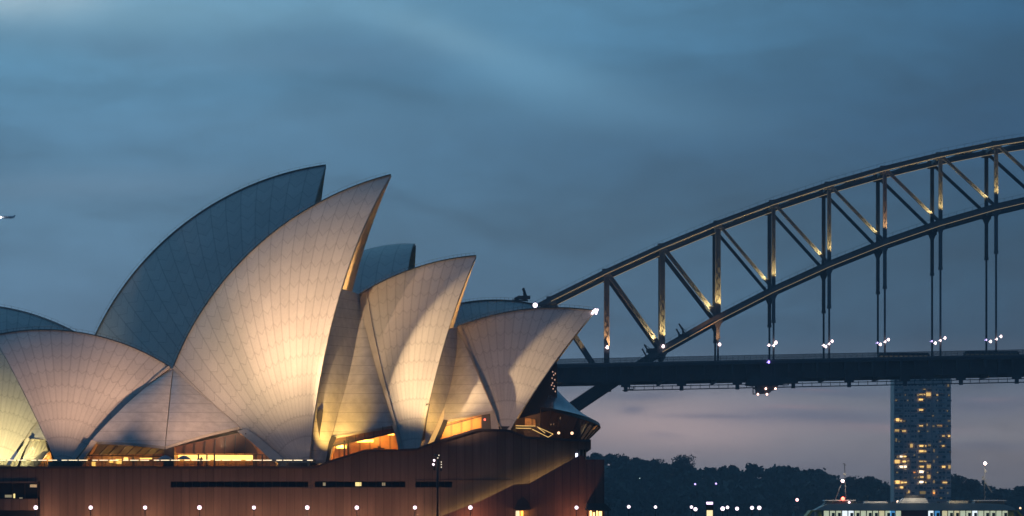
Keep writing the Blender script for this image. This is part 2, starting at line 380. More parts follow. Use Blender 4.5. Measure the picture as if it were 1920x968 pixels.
def circle3(a, b_, c):
    ax, az = a; bx, bz = b_; cx, cz = c
    d = 2*(ax*(bz-cz)+bx*(cz-az)+cx*(az-bz))
    ux = ((ax*ax+az*az)*(bz-cz)+(bx*bx+bz*bz)*(cz-az)+(cx*cx+cz*cz)*(az-bz))/d
    uz = ((ax*ax+az*az)*(cx-bx)+(bx*bx+bz*bz)*(ax-cx)+(cx*cx+cz*cz)*(bx-ax))/d
    return ux, uz, math.hypot(ax-ux, az-uz)
def slerp(a, b_, t):
    om = a.angle(b_)
    if om < 1e-6: return a.copy()
    return a*(math.sin((1-t)*om)/math.sin(om)) + b_*(math.sin(t*om)/math.sin(om))
class Shell:
    def __init__(s, pole, yb, pts, yr, ribs):
        """pole: foot of the ribs (px), pts: three ridge points low..tip (px) at the hall's mid plane"""
        s.yr = yr; s.ribs = ribs
        q = [P(p[0], p[1], yr) for p in pts]
        cx, cz, r = circle3(*[(v.x, v.z) for v in q])
        B = P(pole[0], pole[1], yb)
        d = (B.x-cx)**2+(B.z-cz)**2-r*r
        yc = (yr*yr-yb*yb-d)/(2*(yr-yb))
        s.C = Vector((cx, yc, cz)); s.Rad = (B-s.C).length; s.B = B; s.r = r
        a0 = math.atan2(q[0].z-cz, q[0].x-cx); a1 = math.atan2(q[2].z-cz, q[2].x-cx)
        while a1-a0 > math.pi: a1 -= 2*math.pi
        while a1-a0 < -math.pi: a1 += 2*math.pi
        s.a0, s.a1 = a0, a1
        print('shell', 'centre', [round(v, 1) for v in s.C], 'R', round(s.Rad, 1), 'r', round(r, 1))
    def ridge(s, u):
        a = s.a0+(s.a1-s.a0)*u
        return Vector((s.C.x+s.r*math.cos(a), s.yr, s.C.z+s.r*math.sin(a)))
    def pt(s, u, v, off=0.0, mirror=False):
        Q = s.ridge(u); p = s.C + slerp(s.B-s.C, Q-s.C, v)*((s.Rad+off)/s.Rad)
        if p.y > s.yr: p.y = s.yr
        if mirror: p.y = 2*s.yr-p.y
        return p
    def build(s, thick=0.4, v0=0.0):
        mb = MB(); nu = s.ribs*3; nv = 44
        dphi = None
        for mir in (False, True):
            for off, mi in ((0.0, 0), (-thick, 1)):
                rows, uvs = [], []
                for i in range(nu+1):
                    u = i/nu; Q = s.ridge(u); om = (s.B-s.C).angle(Q-s.C)
                    # local rib width: distance to the neighbouring rib
                    row, uvr = [], []
                    u2 = min(1.0, u+0.01); 
                    if u2 == u: u2 = u-0.01
                    for j in range(nv+1):
                        v = v0+(1-v0)*j/nv
                        p = s.pt(u, v, off, mir)
                        row.append(p)
                        ww = (s.pt(u, v)-s.pt(u2, v)).length/0.01/s.ribs
                        uvr.append((u*s.ribs, v*om*s.Rad, ww))
                    rows.append(row); uvs.append(uvr)
                mb.quadgrid(rows if not mir else rows[::-1], mi, True, (uvs if not mir else uvs[::-1]) if mi == 0 else None)
            for u in (0.0, 1.0):
                rows = [[s.pt(u, v0+(1-v0)*j/nv, o_, mir) for j in range(nv+1)] for o_ in (0.0, -thick)]
                mb.quadgrid(rows, 2, True)
        return mb
    def edge_band(s, u, w_in, h, v0=0.0, v1=1.0, mirror=False):
        """a raised rib along edge u, w_in in ridge parameter"""
        mb = MB(); nv = 40
        def row(uu, off): return [s.pt(uu, v0+(v1-v0)*j/nv, off, mirror) for j in range(nv+1)]
        ub = u+w_in
        mb.quadgrid([row(u, -0.4), row(u, h), row(ub, h), row(ub, -0.1)], 0, False)
        return mb

A1 = Shell((116, 892), 555, [(320, 690), (150, 624.5), (-14, 630)], YR, 16)
A2 = Shell((577, 897), 553, [(325, 690), (490, 455), (733, 328)], YR, 18)
A3 = Shell((777, 900), 556, [(674, 553), (768, 507), (893, 480)], YR, 12)
A4 = Shell((947, 822), 560, [(857, 614), (966, 583.5), (1116, 583.5)], YR, 14)
YC = 630.0
C1 = Shell((-12, 905), 604, [(180, 648), (-5, 575.5), (-190, 590)], YC, 17)
C2 = Shell((545, 900), 604, [(165, 662), (340, 425), (611, 310)], YC, 18)
C3 = Shell((742, 900), 608, [(560, 560), (676, 478), (780, 463)], YC, 13)
C4 = Shell((925, 850), 612, [(800, 588), (895, 565), (1014, 574)], YC, 13)
tiles = [M['tile'], M['inner'], M['concrete']]
shells = {}
for nm, s_, lab in (('A1', A1, 'broad warm lit shell opening to the left'), ('A2', A2, 'tallest floodlit shell with bright golden hot spot'),
               ('A3', A3, 'middle floodlit shell half in shadow'), ('A4', A4, 'rightmost front shell with lights at its tip'),
               ('C1', C1, 'rear shell at far left, yellow below and blue above'), ('C2', C2, 'tall unlit blue rear shell'),
               ('C3', C3, 'small unlit blue rear shell'), ('C4', C4, 'low unlit rear shell behind the right end')):
    o = part(s_.build(), 'roof_shell', tiles); o['label'] = lab; shells[nm] = o
# raised concrete edge along each shell's rear rib
for nm, s_, wb in (('A3', A3, 0.075), ('A4', A4, 0.03), ('A2', A2, 0.012), ('A1', A1, 0.012)):
    for mir in (False, True):
        part(s_.edge_band(0.0, wb, 0.16 if nm == 'A3' else 0.45, 0.05, 0.98, mir), 'edge_rib', M['concrete'], shells[nm])
# ridge caps
for nm, s_ in (('A1', A1), ('A2', A2), ('A3', A3), ('A4', A4), ('C1', C1), ('C2', C2), ('C3', C3), ('C4', C4)):
    mb = MB(); n_ = 60
    pts = [s_.ridge(i/n_) for i in range(n_+1)]
    dirs = [(p-Vector((s_.C.x, s_.yr, s_.C.z))).normalized() for p in pts]
    mb.quadgrid([[p+d*0.02+Vector((0, -0.35, 0)) for p, d in zip(pts, dirs)], [p+d*0.16 for p, d in zip(pts, dirs)], [p+d*0.02+Vector((0, 0.35, 0)) for p, d in zip(pts, dirs)]], 0, False)
    for i in range(1, n_, 2):                                   # safety line stanchions
        mb.tube(pts[i]+dirs[i]*0.1, pts[i]+dirs[i]*0.55, 0.025, n=4)
    mb2 = [p+d*0.55 for p, d in zip(pts, dirs)]
    for i in range(n_): mb.tube(mb2[i], mb2[i+1], 0.02, n=4)
    part(mb, 'ridge_cap', M['coping'], shells[nm])

def resample(c, n):
    c = [Vector(p) for p in c]; L = [0]
    for a, b_ in zip(c, c[1:]): L.append(L[-1]+(b_-a).length)
    out = []
    for i in range(n+1):
        t = L[-1]*i/n; k = 0
        while k < len(L)-2 and t > L[k+1]: k += 1
        seg = L[k+1]-L[k]; f = (t-L[k])/seg if seg > 1e-9 else 0
        # Catmull-Rom for smooth curves
        p0 = c[max(k-1, 0)]; p1 = c[k]; p2 = c[k+1]; p3 = c[min(k+2, len(c)-1)]
        out.append(0.5*((2*p1)+(p2-p0)*f+(2*p0-5*p1+4*p2-p3)*f*f+(3*p1-p0-3*p2+p3)*f**3))
    return out
def loft(a, b_, bulge=0.0, thick=0.6, n=24, m=12, yr=None, mirror=False):
    A = resample(a, n); B = resample(b_, n); front = []
    for j in range(m+1):
        t = j/m; row = []
        for i in range(n+1):
            p = A[i].lerp(B[i], t); k = 4*t*(1-t)*math.sin(math.pi*min(1, (i/n)*0.75))
            p = p+Vector((0, -bulge*k, bulge*0.3*k)); row.append(p)
        front.append(row)
    back = [[p+Vector((0, thick, 0)) for p in r] for r in front]
    mb = MB()
    if mirror:
        fl = lambda rr: [[Vector((p.x, 2*yr-p.y, p.z)) for p in r] for r in rr]
        front, back = fl(front), fl(back)
    mb.quadgrid(front, 0, True); mb.quadgrid(back, 1, True)
    for e in (0, m): mb.quadgrid([front[e], back[e]], 1, False)
    mb.quadgrid([[r[-1] for r in front], [r[-1] for r in back]], 1, False)
    lp = [r[-1]+Vector((0, -0.12, 0.05)) for r in front]                    # concrete lip along the lower edge
    dn = [p+Vector((0, 0, -0.42)) for p in lp]; db = [p+Vector((0, thick+0.3, 0)) for p in dn]; dt = [p+Vector((0, thick+0.3, 0)) for p in lp]
    mb.quadgrid([dt, lp, dn, db], 1, False)
    return mb
def ribcurve(s_, u, va, vb, off=-0.6, n=12, out=0.0, back=0.0): return [s_.pt(u, va+(vb-va)*i/n, off)+Vector((0, back*min(1, 3*i/n)-out*math.sin(math.pi*min(1.0, i/n*0.7+0.02)), 0)) for i in range(n+1)]
side_m = [M['louvre'], M['concrete']]
def side(a, b_, bulge, yr, lab=None):
    for mir in (False, True):
        o = part(loft(a, b_, bulge, yr=yr, mirror=mir), 'side_shell', side_m)
        if lab and not mir: o['label'] = lab
def vt(s_, u, py):      # rib parameter where the rib projects to image row py
    lo, hi = 0.0, 1.0
    for _ in range(40):
        mid = (lo+hi)/2; p = s_.pt(u, mid); y = HZ-(p.z-CZ)*F/p.y
        if y > py: lo = mid
        else: hi = mid
    return lo
mid12 = [P(324, 691, YR), P(319, 735, 564), P(314, 785, 557), P(309, 838, 552.5)]
side(ribcurve(A1, 0, 1.0, vt(A1, 0, 826), out=4.2), mid12, 0.8, YR, 'pale triangular side shell left of the centre seam')
side([p+Vector((0.12, 0, 0)) for p in mid12], ribcurve(A2, 0, 1.0, vt(A2, 0, 800), out=1.3), 0.8, YR, 'pale triangular side shell right of the centre seam')
e23 = [P(674, 553, YR), P(673, 610, 570), P(652, 715, 563), P(622, 820, 557.5)]
def mouthcurve(s_, pyt, pyb, dx, dyy):
    a, c = vt(s_, 1.0, pyt), vt(s_, 1.0, pyb)
    return [s_.pt(1.0, a+(c-a)*i/14, -0.5)+Vector((dx, dyy, 0)) for i in range(15)]
cr23 = [P(674, 552, YR), P(674, 600, 569.5), P(654, 705, 562.5), P(632, 780, 559), P(610, 866, 555.8)]
side(mouthcurve(A2, 536, 866, -0.6, 1.3), cr23, 0.5, YR, 'narrow upright side shell beside the tallest shell')
side(cr23[:3]+[P(637, 765, 559.6), P(623, 820, 557.6)], ribcurve(A3, 0.02, 1.0, vt(A3, 0, 797)), 0.6, YR, 'side shell above the central golden opening')
cr34 = [P(857, 614, YR), P(856, 660, 569.5), P(843, 730, 564.5), P(826, 780, 561), P(801, 834, 558)]
side(mouthcurve(A3, 612, 838, -0.5, 1.2), cr34, 0.5, YR, 'narrow upright side shell beside the middle shell')
side(cr34[:3]+[P(834, 760, 562.3), P(832, 790, 560)], ribcurve(A4, 0.0, 1.0, vt(A4, 0, 768), out=3.4), 0.5, YR, 'side shell above the right golden opening')
midC = [P(190, 690, YC), P(180, 740, 620), P(172, 826, 606)]
side(ribcurve(C1, 0, 1.0, vt(C1, 0, 822)), midC, 0.8, YC)
side(midC, ribcurve(C2, 0, 1.0, vt(C2, 0, 820)), 0.8, YC)
side([P(560, 560, YC), P(540, 700, 618), P(520, 860, 607)], ribcurve(C3, 0, 1.0, vt(C3, 0, 850)), 0.5, YC)
side([P(800, 590, YC), P(780, 700, 620), P(760, 830, 611)], ribcurve(C4, 0, 1.0, vt(C4, 0, 815)), 0.5, YC)

# side shell legs (frames reaching down beside each opening)
def slab(pts, y, th, name, m_, parent=house, lab=None):
    mb = MB(); mb.prism([(X_(a, y), Z_(b_, y)) for a, b_ in pts], y, y+th)
    o = part(mb, name, m_, parent)
    if lab: o['label'] = lab
    return o
def strip3(a, b_, th=0.6, m_=None, name='edge_frame'):
    A = resample(a, 16); B = resample(b_, 16); mb = MB()
    back = lambda r: [p+Vector((0, th, 0)) for p in r]
    mb.quadgrid([A, B, back(B), back(A), A], 0, False)
    return part(mb, name, m_ or M['concrete'])
strip3([P(172, 825, 553.5), P(160, 842, 553), P(140, 866, 552.5)], [P(181, 829, 553.5), P(170, 844, 553), P(152, 866, 552.5)])
strip3([P(444, 808, 556.5), P(470, 828, 554.5), P(512, 866, 552.0)], [P(462, 805, 557), P(488, 823, 555), P(538, 866, 552.4)])
strip3([P(735, 798, 557.5), P(741, 815, 557.3), P(748, 846, 557)], [P(741, 797, 557.5), P(748, 815, 557.3), P(756, 846, 557)])
strip3([P(916, 766, 560.5), P(919, 775, 560.3), P(921, 806, 560)], [P(924, 765, 560.5), P(930, 780, 560.3), P(936, 806, 560)])
strip3([P(622, 817, 557.3), P(612, 842, 556.5), P(604, 872, 556)], [P(631, 820, 557.3), P(622, 842, 556.5), P(616, 872, 556)], m_=M['coping'])
strip3([P(832, 787, 559.8), P(822, 810, 559), P(812, 832, 558.5)], [P(840, 788, 559.8), P(832, 810, 559), P(821, 832, 558.5)], m_=M['coping'])
# centre pier between the two left openings
slab([(308, 838), (326, 838), (326, 880), (308, 880)], 553.2, 1.0, 'pier', M['coping'])
# pedestals under the shell feet
for (px, py, yy, r_) in ((122, 866, 555, 2.6), (565, 868, 553.5, 2.3), (775, 842, 556.5, 1.4), (948, 800, 560.5, 1.6), (0, 872, 604, 2.5)):
    mb = MB(); p = P(px, py, yy+1.6); mb.tube((p.x, p.y, p.z-3), (p.x, p.y, p.z), r_*1.15, r_, 16); part(mb, 'pedestal', M['coping'])

# mouth glazing strips between shells (dark bronze fins with a lit slit at the bottom)
def slit(pts_l, pts_r, y, lit):
    A = [P(a, b_, y) for a, b_ in pts_l]; B = [P(a, b_, y) for a, b_ in pts_r]
    mb = MB(); mb.quadgrid([A, B], 0, False); mb.quadgrid([[p+Vector((0, .5, 0)) for p in A], [p+Vector((0, .5, 0)) for p in B]], 0, False)
    mb.quadgrid([B, [p+Vector((0, .5, 0)) for p in B]], 0, False)
    o = part(mb, 'mouth_glazing', M['coping'])
    mb = MB(); mb.prism([(X_(a, y-0.05), Z_(b_, y-0.05)) for a, b_ in lit], y-0.06, y-0.02)
    part(mb, 'lit_slit', M['foyer'], o)
slit([(596, 768), (588, 810), (582, 874)], [(606, 768), (600, 810), (595, 874)], 555.6, [(585, 850), (590, 849), (588, 874), (583, 874)])
slit([(799, 757), (792, 790), (785, 838)], [(806, 757), (800, 790), (795, 838)], 558.0, [(789, 808), (793, 806), (789, 836), (784, 838)])

# ---------------- podium
def poly(pts, y): return [(X_(a, y), Z_(b_, y)) for a, b_ in pts]
YW = 540.0
prof = [(-160, 877), (592, 877), (616, 867), (687, 845), (747, 845), (783, 843), (818, 829), (895, 806), (953, 808), (988, 821), (1076, 826), (1108, 827)]
mb = MB()
mb.prism(poly(prof+[(1108, 843), (1079, 843), (1079, 903), (-160, 903)], YW), YW, YW+1.3)
for x0, x1, y0, y1 in ((75, 320, 903, 914), (578, 590, 903, 914), (760, 779, 903, 914), (848, 1079, 903, 914), (75, 1079, 914, 1010),
                       (-160, 71, 935.5, 957)):
    mb.prism(poly([(x0, y0), (x1, y0), (x1, y1), (x0, y1)], YW), YW, YW+1.3)
for x0, x1, y0, y1 in ((-160, 71, 903, 906),): mb.prism(poly([(x0, y0), (x1, y0), (x1, y1), (x0, y1)], YW), YW-0.3, YW+1.2)
pod = part(mb, 'podium_wall', M['wall'])
def lower(pts, d=0.25): return [(x, z-d) for x, z in pts]
mb = MB(); mb.prism(lower(poly([(-160, 877.5), (592, 877.5), (616, 867.5), (687, 845.5), (783, 843.5), (818, 829.5), (895, 806.5), (953, 808.5), (988, 821.5), (1076, 826.5), (1076, 1010), (-160, 1010)], YW)), YW+1.9, 655)
part(mb, 'podium_core', M['coping'])
mb = MB()
for x0, x1, y0, y1 in ((320, 578, 903, 914), (590, 760, 903, 914), (779, 848, 903, 914), (-160, 71, 906, 935.5), (-160, 75, 957, 1010)):
    mb = MB(); mb.box(X_(x0, YW+1), X_(x1, YW+1), YW+0.8, YW+0.9, Z_(y1, YW), Z_(y0, YW)); part(mb, 'window_band', M['slotglass'])
mb = MB()
for a, b_, x0, x1 in ((320, 578, 0, 0), (590, 760, 0, 0), (779, 848, 0, 0), (-60, 71, 0, 0)):
    x = a+9
    while x < b_:
        y0, y1 = (903, 914) if a > 0 else (906, 935.5)
        mb.box(X_(x, YW), X_(x, YW)+0.07, YW+0.62, YW+0.79, Z_(y1, YW), Z_(y0, YW)); x += 15 if a > 0 else 24
part(mb, 'window_mullions', M['bronze'])['kind'] = 'stuff'
lw = emis('lit_room', (1.0, 0.78, 0.30), 1.3); lwd = emis('dim_room', (1.0, 0.8, 0.45), 0.25)
for (x0, x1, y0, y1, m_) in ((666, 677, 904.5, 911.5, lw), (605, 610, 905, 911, lwd), (716, 722, 905, 911, lwd)):
    mb = MB(); mb.box(X_(x0, YW), X_(x1, YW), YW+0.7, YW+0.76, Z_(y1, YW), Z_(y0, YW)); part(mb, 'lit_window', m_)
for (x0, x1, y0, y1, m_) in ((55, 68, 908.5, 914, lwd), (24, 27, 926, 934, lw), (35, 41, 933, 935, lwd), (8, 22, 928, 933, lwd)):
    mb = MB(); mb.box(X_(x0, YW), X_(x1, YW), YW+0.7, YW+0.76, Z_(y1, YW), Z_(y0, YW)); part(mb, 'lit_window', m_)
# dark coping along the sloping top
mb = MB(); cp = [P(a, b_, YW) for a, b_ in prof]
for p, q in zip(cp, cp[1:]): mb.bar(p+Vector((0, 0.2, 0.02)), q+Vector((0, 0.2, 0.02)), 0.34, 1.9)
part(mb, 'coping', M['coping'])
# thin dark seam above the stair
mb = MB(); mb.box(X_(779, YW), X_(962, YW), YW-0.06, YW+0.02, Z_(900.6, YW), Z_(899.2, YW)); part(mb, 'dark_seam', M['coping'])
# stair wall in front
YS = 536.0
mb = MB()
mb.prism(poly([(760, 992), (833, 966), (900, 940), (963, 909), (992, 907), (1084, 855), (1096, 855), (1096, 1010), (760, 1010)], YS), YS, YS+0.6)
part(mb, 'stair_wall', M['stairwall'])
mb = MB(); mb.prism(poly([(1096, 862), (1133, 862), (1133, 1010), (1096, 1010)], YS), YS-0.3, YS+40); part(mb, 'end_block', M['stairwall'])
mb = MB(); n_ = 46
for i in range(n_):
    t0 = i/n_; x0 = X_(770+(1085-770)*t0, YS); z = Z_(992+(862-992)*t0, YS)-0.6
    mb.box(x0, x0+(X_(1085, YS)-X_(770, YS))/n_, YS+0.62, YW-0.01, z-3, z)
part(mb, 'outer_stair', M['coping'])
for i in range(20):
    t = (i+0.5)/20; x = 790+(1075-790)*t; y = 985+(866-985)*t
    p = P(x, y+1, YS+1.1); p.y = YW-0.75; l = point('stair_light', p, 26, (1.0, 0.60, 0.20), 0.3); fixparent(l, house)
# recess under the right end of the podium top
mb = MB(); mb.box(X_(1079, YW), X_(1098, YW), YW+1.5, YW+60, Z_(862, YW), Z_(843, YW)); part(mb, 'recess_wall', M['coping'])
mb = MB(); mb.box(X_(1079, YW), X_(1107, YW), YW+0.01, YW+60, Z_(843.5, YW), Z_(828, YW)); part(mb, 'terrace_slab', M['wall'])
mb = MB(); mb.box(X_(1077.5, YW), X_(1083.5, YW), YW+1.2, YW+1.45, Z_(859, YW), Z_(850, YW)); part(mb, 'lit_window', emis('cool_room', (0.75, 0.78, 1.0), 3.0))
mb = MB()
for x in (1086, 1093, 1098): mb.box(X_(x, YW), X_(x, YW)+0.12, YW+1.0, YW+1.4, Z_(862, YW), Z_(843, YW))
part(mb, 'post', M['concrete'])

# niche with awning and lamp, canopy at the end block
mb = MB(); a, b_ = X_(970, YS), X_(990, YS)
mb.prism([(a-0.5, Z_(955, YS)), (a+0.1, Z_(938, YS)), (a+0.9, Z_(932, YS)), (b_-0.7, Z_(932, YS)), (b_, Z_(940, YS)), (b_+0.5, Z_(955, YS)), (b_, Z_(957, YS)), (a, Z_(957, YS))], YS-1.2, YS-0.02)
part(mb, 'door_hood', M['coping'])
mb = MB(); mb.box(X_(967, YS), X_(974, YS), YS-0.12, YS-0.03, Z_(1000, YS), Z_(958, YS)); part(mb, 'door', emis('lit_door', (1.0, 0.88, 0.62), 0.8))
mb = MB(); mb.box(X_(976, YS), X_(981, YS), YS-0.12, YS-0.03, Z_(1000, YS), Z_(958, YS)); part(mb, 'door', emis('lit_door_amber', (1.0, 0.55, 0.12), 1.0))
fixparent(point('hood_light', P(982, 962, YS-0.9), 60, (1.0, 0.6, 0.2), 0.2), house)
mb = MB()
mb.prism(poly([(1100, 944), (1134, 944), (1146, 956), (1142, 959), (1098, 957)], YS-3), YS-5.5, YS-0.35)
part(mb, 'canopy', mat('canopy_slate', (0.10, 0.09, 0.08), 0.7, var=0.2))
lm = emis('shop_light', (1.0, 0.70, 0.28), 2.2)
for x0, x1, y0 in ((1106, 1110, 958), (1112, 1116, 961), (1118, 1121, 957), (1123, 1129, 959)):
    mb = MB(); mb.box(X_(x0, YS-2), X_(x1, YS-2), YS-0.6, YS-0.4, Z_(1000, YS-2), Z_(y0, YS-2)); part(mb, 'shop_window', lm)
mb = MB()
for x in (1102, 1117, 1131, 1140): mb.tube(P(x, 958, YS-5), P(x, 1010, YS-5), 0.09)
part(mb, 'canopy_post', M['dark'])

# ---------------- terrace balustrade with lit handrail
YB = 541.2
rail = empty('balustrade', (0, 0, 0)); rail.parent = house; rail.location = -house.location
zt = Z_(863.5, YB); zb = Z_(877, YB)
xa, xb = X_(-60, YB), X_(592, YB)
mb = MB(); mb.box(xa, xb, YB-0.05, YB+0.05, zt, zt+0.10); o = mb.build('handrail', M['bronze'], rail)
mb = MB(); mb.box(xa, xb, YB-0.01, YB+0.01, zb, zt-0.02); mb.build('glass_panel', M['railglass'], rail)
pm = MB(); pm.box(-0.035, 0.035, -0.07, -0.03, 0, zt-zb+0.05); pm = pm.build('post', M['coping'], rail)
lm_ = MB(); lm_.box(-0.42, 0.42, -0.11, -0.06, -0.045, 0.045); lm_ = lm_.build('rail_light', M['led'], rail)
n_ = 34
for i in range(n_):
    x = xa+(xb-xa)*(i+0.5)/n_
    o = pm if i == 0 else pm.copy(); l = lm_ if i == 0 else lm_.copy()
    if i: COL.objects.link(o); COL.objects.link(l)
    o.location = (x, YB, zb); l.location = (x-0.1, YB, zt+0.03)
# second row of LED pieces so the line reads as dashes of uneven length
for i in range(n_-1):
    if i % 3 != 2:
        l = lm_.copy(); COL.objects.link(l); l.location = (xa+(xb-xa)*(i+1.0)/n_, YB, zt+0.03); l.scale = (0.55, 1, 1)

# ---------------- foyers seen through the openings
def foyer(op, y, back=7.0, panels=None, mull=0, bright=1.0, split=None, glassp=True, cols=None):
    """op: opening polygon in px at depth y; a timber room behind it with bronze mullions and glass"""
    root = empty('foyer', (0, 0, 0)); root.parent = house; root.location = -house.location
    xs = [a for a, _ in op]; ys = [b_ for _, b_ in op]
    x0, x1 = X_(min(xs)-8, y), X_(max(xs)+8, y); z0, z1 = Z_(max(ys)+6, y), Z_(min(ys)-6, y)
    pp = poly(op, y); n_p = len(pp)
    mb = MB(); mb.prism(pp, y+back, y+back+0.3); mb.build('back_wall', M['timber'], root)
    mb = MB()
    for k in range(n_p):
        (ax, az), (cx_, cz_) = pp[k], pp[(k+1) % n_p]
        mb.quadgrid([[(ax, y+0.25, az), (ax, y+back, az)], [(cx_, y+0.25, cz_), (cx_, y+back, cz_)]], 0, False)
    mb.build('ceiling', M['timber'], root)
    if glassp:
        mb = MB(); mb.prism(poly(op, y), y+0.1, y+0.14); mb.build('glass_wall', M['glass'], root)
    return root
def bars(root, segs, y, wd=0.14, m_=None, name='mullion'):
    for a, b_ in segs:
        mb = MB(); mb.bar(P(a[0], a[1], y-0.02), P(b_[0], b_[1], y-0.02), wd, 0.25); mb.build(name, m_ or M['bronze'], root)
# left opening 1
f1 = foyer([(152, 878), (181, 829), (308, 838), (308, 878)], 554.4, 5.0)
bars(f1, [((x+14, 832+(x-180)*0.05), (x-4, 853)) for x in range(190, 310, 17)]+[((150, 853.5), (308, 856))], 554.5, 0.16)
mb = MB(); mb.box(X_(150, 554), X_(308, 554), 558.6, 559.2, Z_(851, 554), Z_(826, 554)); mb.build('soffit_panel', mat('olive_panel', (0.20, 0.15, 0.06), 0.5, var=0.3), f1)
for x, y, k in ((200, 858, 50), (240, 848, 30), (285, 848, 26)): point('foyer_lamp', P(x, y, 557), k*2.2, (1, .62, .2), 0.3, f1)
mb = MB()
for x0, x1, y0, y1 in ((217, 228, 861, 870), (232, 240, 858, 862), (262, 285, 859, 861), (205, 212, 864, 868), (172, 180, 866, 874)): mb.box(X_(x0, 558), X_(x1, 558), 558, 558.1, Z_(y1, 558), Z_(y0, 558))
mb.build('lamp_row', M['foyer'], f1)
# left opening 2
f2 = foyer([(326, 878), (326, 838), (446, 812), (470, 828), (516, 868), (518, 878)], 554.6, 6.0)
mb = MB(); mb.prism(poly([(330, 850), (330, 838), (446, 812), (474, 834), (484, 851)], 556.5), 556.5, 556.9); mb.build('soffit_panel', mat('amber_panel', (0.26, 0.09, 0.03), 0.5, var=0.2), f2)
bars(f2, [((x, 853), (x+2, 838-(x-330)*0.2)) for x in range(345, 470, 19)]+[((330, 852), (500, 853))], 555.9, 0.12)
bars(f2, [((x, 878), (x, 852)) for x in (372, 388, 402, 476, 480, 492)], 555.9, 0.22)
mb = MB(); mb.box(X_(334, 560), X_(474, 560), 560, 560.1, Z_(864, 560), Z_(853, 560)); mb.build('light_wall', M['foyer'], f2)
for x, k in ((345, 60), (372, 60), (400, 60), (428, 60), (455, 60), (497, 40)): point('foyer_lamp', P(x, 855, 558.6), k*0.4, (1, .58, .16), 0.10, f2)
# central opening
f3 = foyer([(616, 876), (628, 822), (737, 798), (748, 848), (687, 851)], 557.8, 7.0)
bars(f3, [((624, 836), (660, 828)), ((660, 828), (742, 811))], 558.2, 0.2)
bars(f3, [((x, 836-(x-630)*.21), (x, 818-(x-630)*.21)) for x in range(650, 740, 17)], 558.2, 0.1)
bars(f3, [((646, 862), (646, 826)), ((653, 860), (653, 826))], 558.2, 0.3)
for x, y, k in ((640, 838, 260), (680, 826, 330), (702, 824, 240), (732, 815, 160)): point('foyer_lamp', P(x, y-3, 562.5), k*1.9, (1, .52, .13), 0.25, f3)
mb = MB()
for x, y, w_, h_ in ((640, 838, 9, 3), (680, 827, 20, 2.5), (730, 813, 9, 3)): mb.box(X_(x-w_, 563), X_(x+w_, 563), 563, 563.2, Z_(y+h_, 563), Z_(y-h_, 563))
mb.build('light_trough', M['foyer'], f3)
mb = MB(); mb.prism(poly([(627, 824), (738, 799), (743, 812), (623, 839)], 559.4), 559.4, 559.7); mb.build('soffit_panel', mat('copper_panel', (0.40, 0.17, 0.06), 0.5, var=0.25, vscale=.8), f3)
mb = MB(); mb.box(X_(700, 560), X_(721, 560), 560, 560.4, Z_(842, 560), Z_(840, 560)); mb.box(X_(708, 560), X_(714, 560), 560, 560.4, Z_(840, 560), Z_(837, 560)); mb.build('counter', M['dark'], f3)
# right opening
f4 = foyer([(818, 832), (834, 792), (921, 770), (922, 808), (893, 810)], 560.6, 7.0)
bars(f4, [((831, 800), (912, 778))], 561.0, 0.2)
bars(f4, [((x, 796-(x-835)*.26), (x+3, 788-(x-835)*.24)) for x in (845, 862, 880)], 561.0, 0.1)
for x, y, k in ((845, 806, 380), (872, 798, 380), (900, 788, 120)): point('foyer_lamp', P(x, y-3, 565.5), k*1.8, (1, .52, .13), 0.25, f4)
mb = MB(); mb.bar(P(838, 791, 564), P(886, 779, 564), 0.4, 0.3); mb.build('light_trough', M['foyer'], f4)
mb = MB(); mb.prism(poly([(903, 776), (921, 771), (921, 808), (903, 806)], 561.3), 561.3, 561.6); mb.build('dark_screen', M['coping'], f4)
mb = MB(); mb.ball(P(909, 787, 561.0), 0.16); mb.build('exit_light', emis('red_lamp', (1.0, 0.12, 0.08), 4), f4)
# left edge: pale ramp, glass and amber wall under the far left shells
fl = foyer([(20, 880), (51, 822), (84, 825), (100, 880)], 606.5, 7.0)
bars(fl, [((x+13, 824), (x, 856)) for x in (52, 64, 77)]+[((36, 856.5), (92, 857))], 606.8, 0.16)
mb = MB(); mb.prism(poly([(34, 857), (52, 824), (84, 825), (92, 857)], 609), 609, 609.2); mb.build('glazing_panel', mat('grey_green_panel', (0.22, 0.21, 0.13), 0.4, var=0.25), fl)
mb = MB(); mb.prism(poly([(40, 880), (80, 847), (91, 846), (64, 880)], 601.0), 601.0, 603); mb.build('stair_flank', M['concrete'], fl)
mb = MB(); mb.prism(poly([(56, 880), (86, 850), (92, 848), (100, 880)], 601.6), 603.2, 603.6); mb.build('amber_wall', M['timber'], fl)
point('foyer_lamp', P(88, 858, 602.5), 90, (1, .6, .2), 0.3, fl); point('foyer_lamp', P(60, 842, 606.0), 60, (1, .8, .35), 0.3, fl)
strip3([P(51, 820, 605.6), P(38, 842, 605), P(14, 880, 604)], [P(57, 823, 605.6), P(46, 842, 605), P(30, 880, 604)])

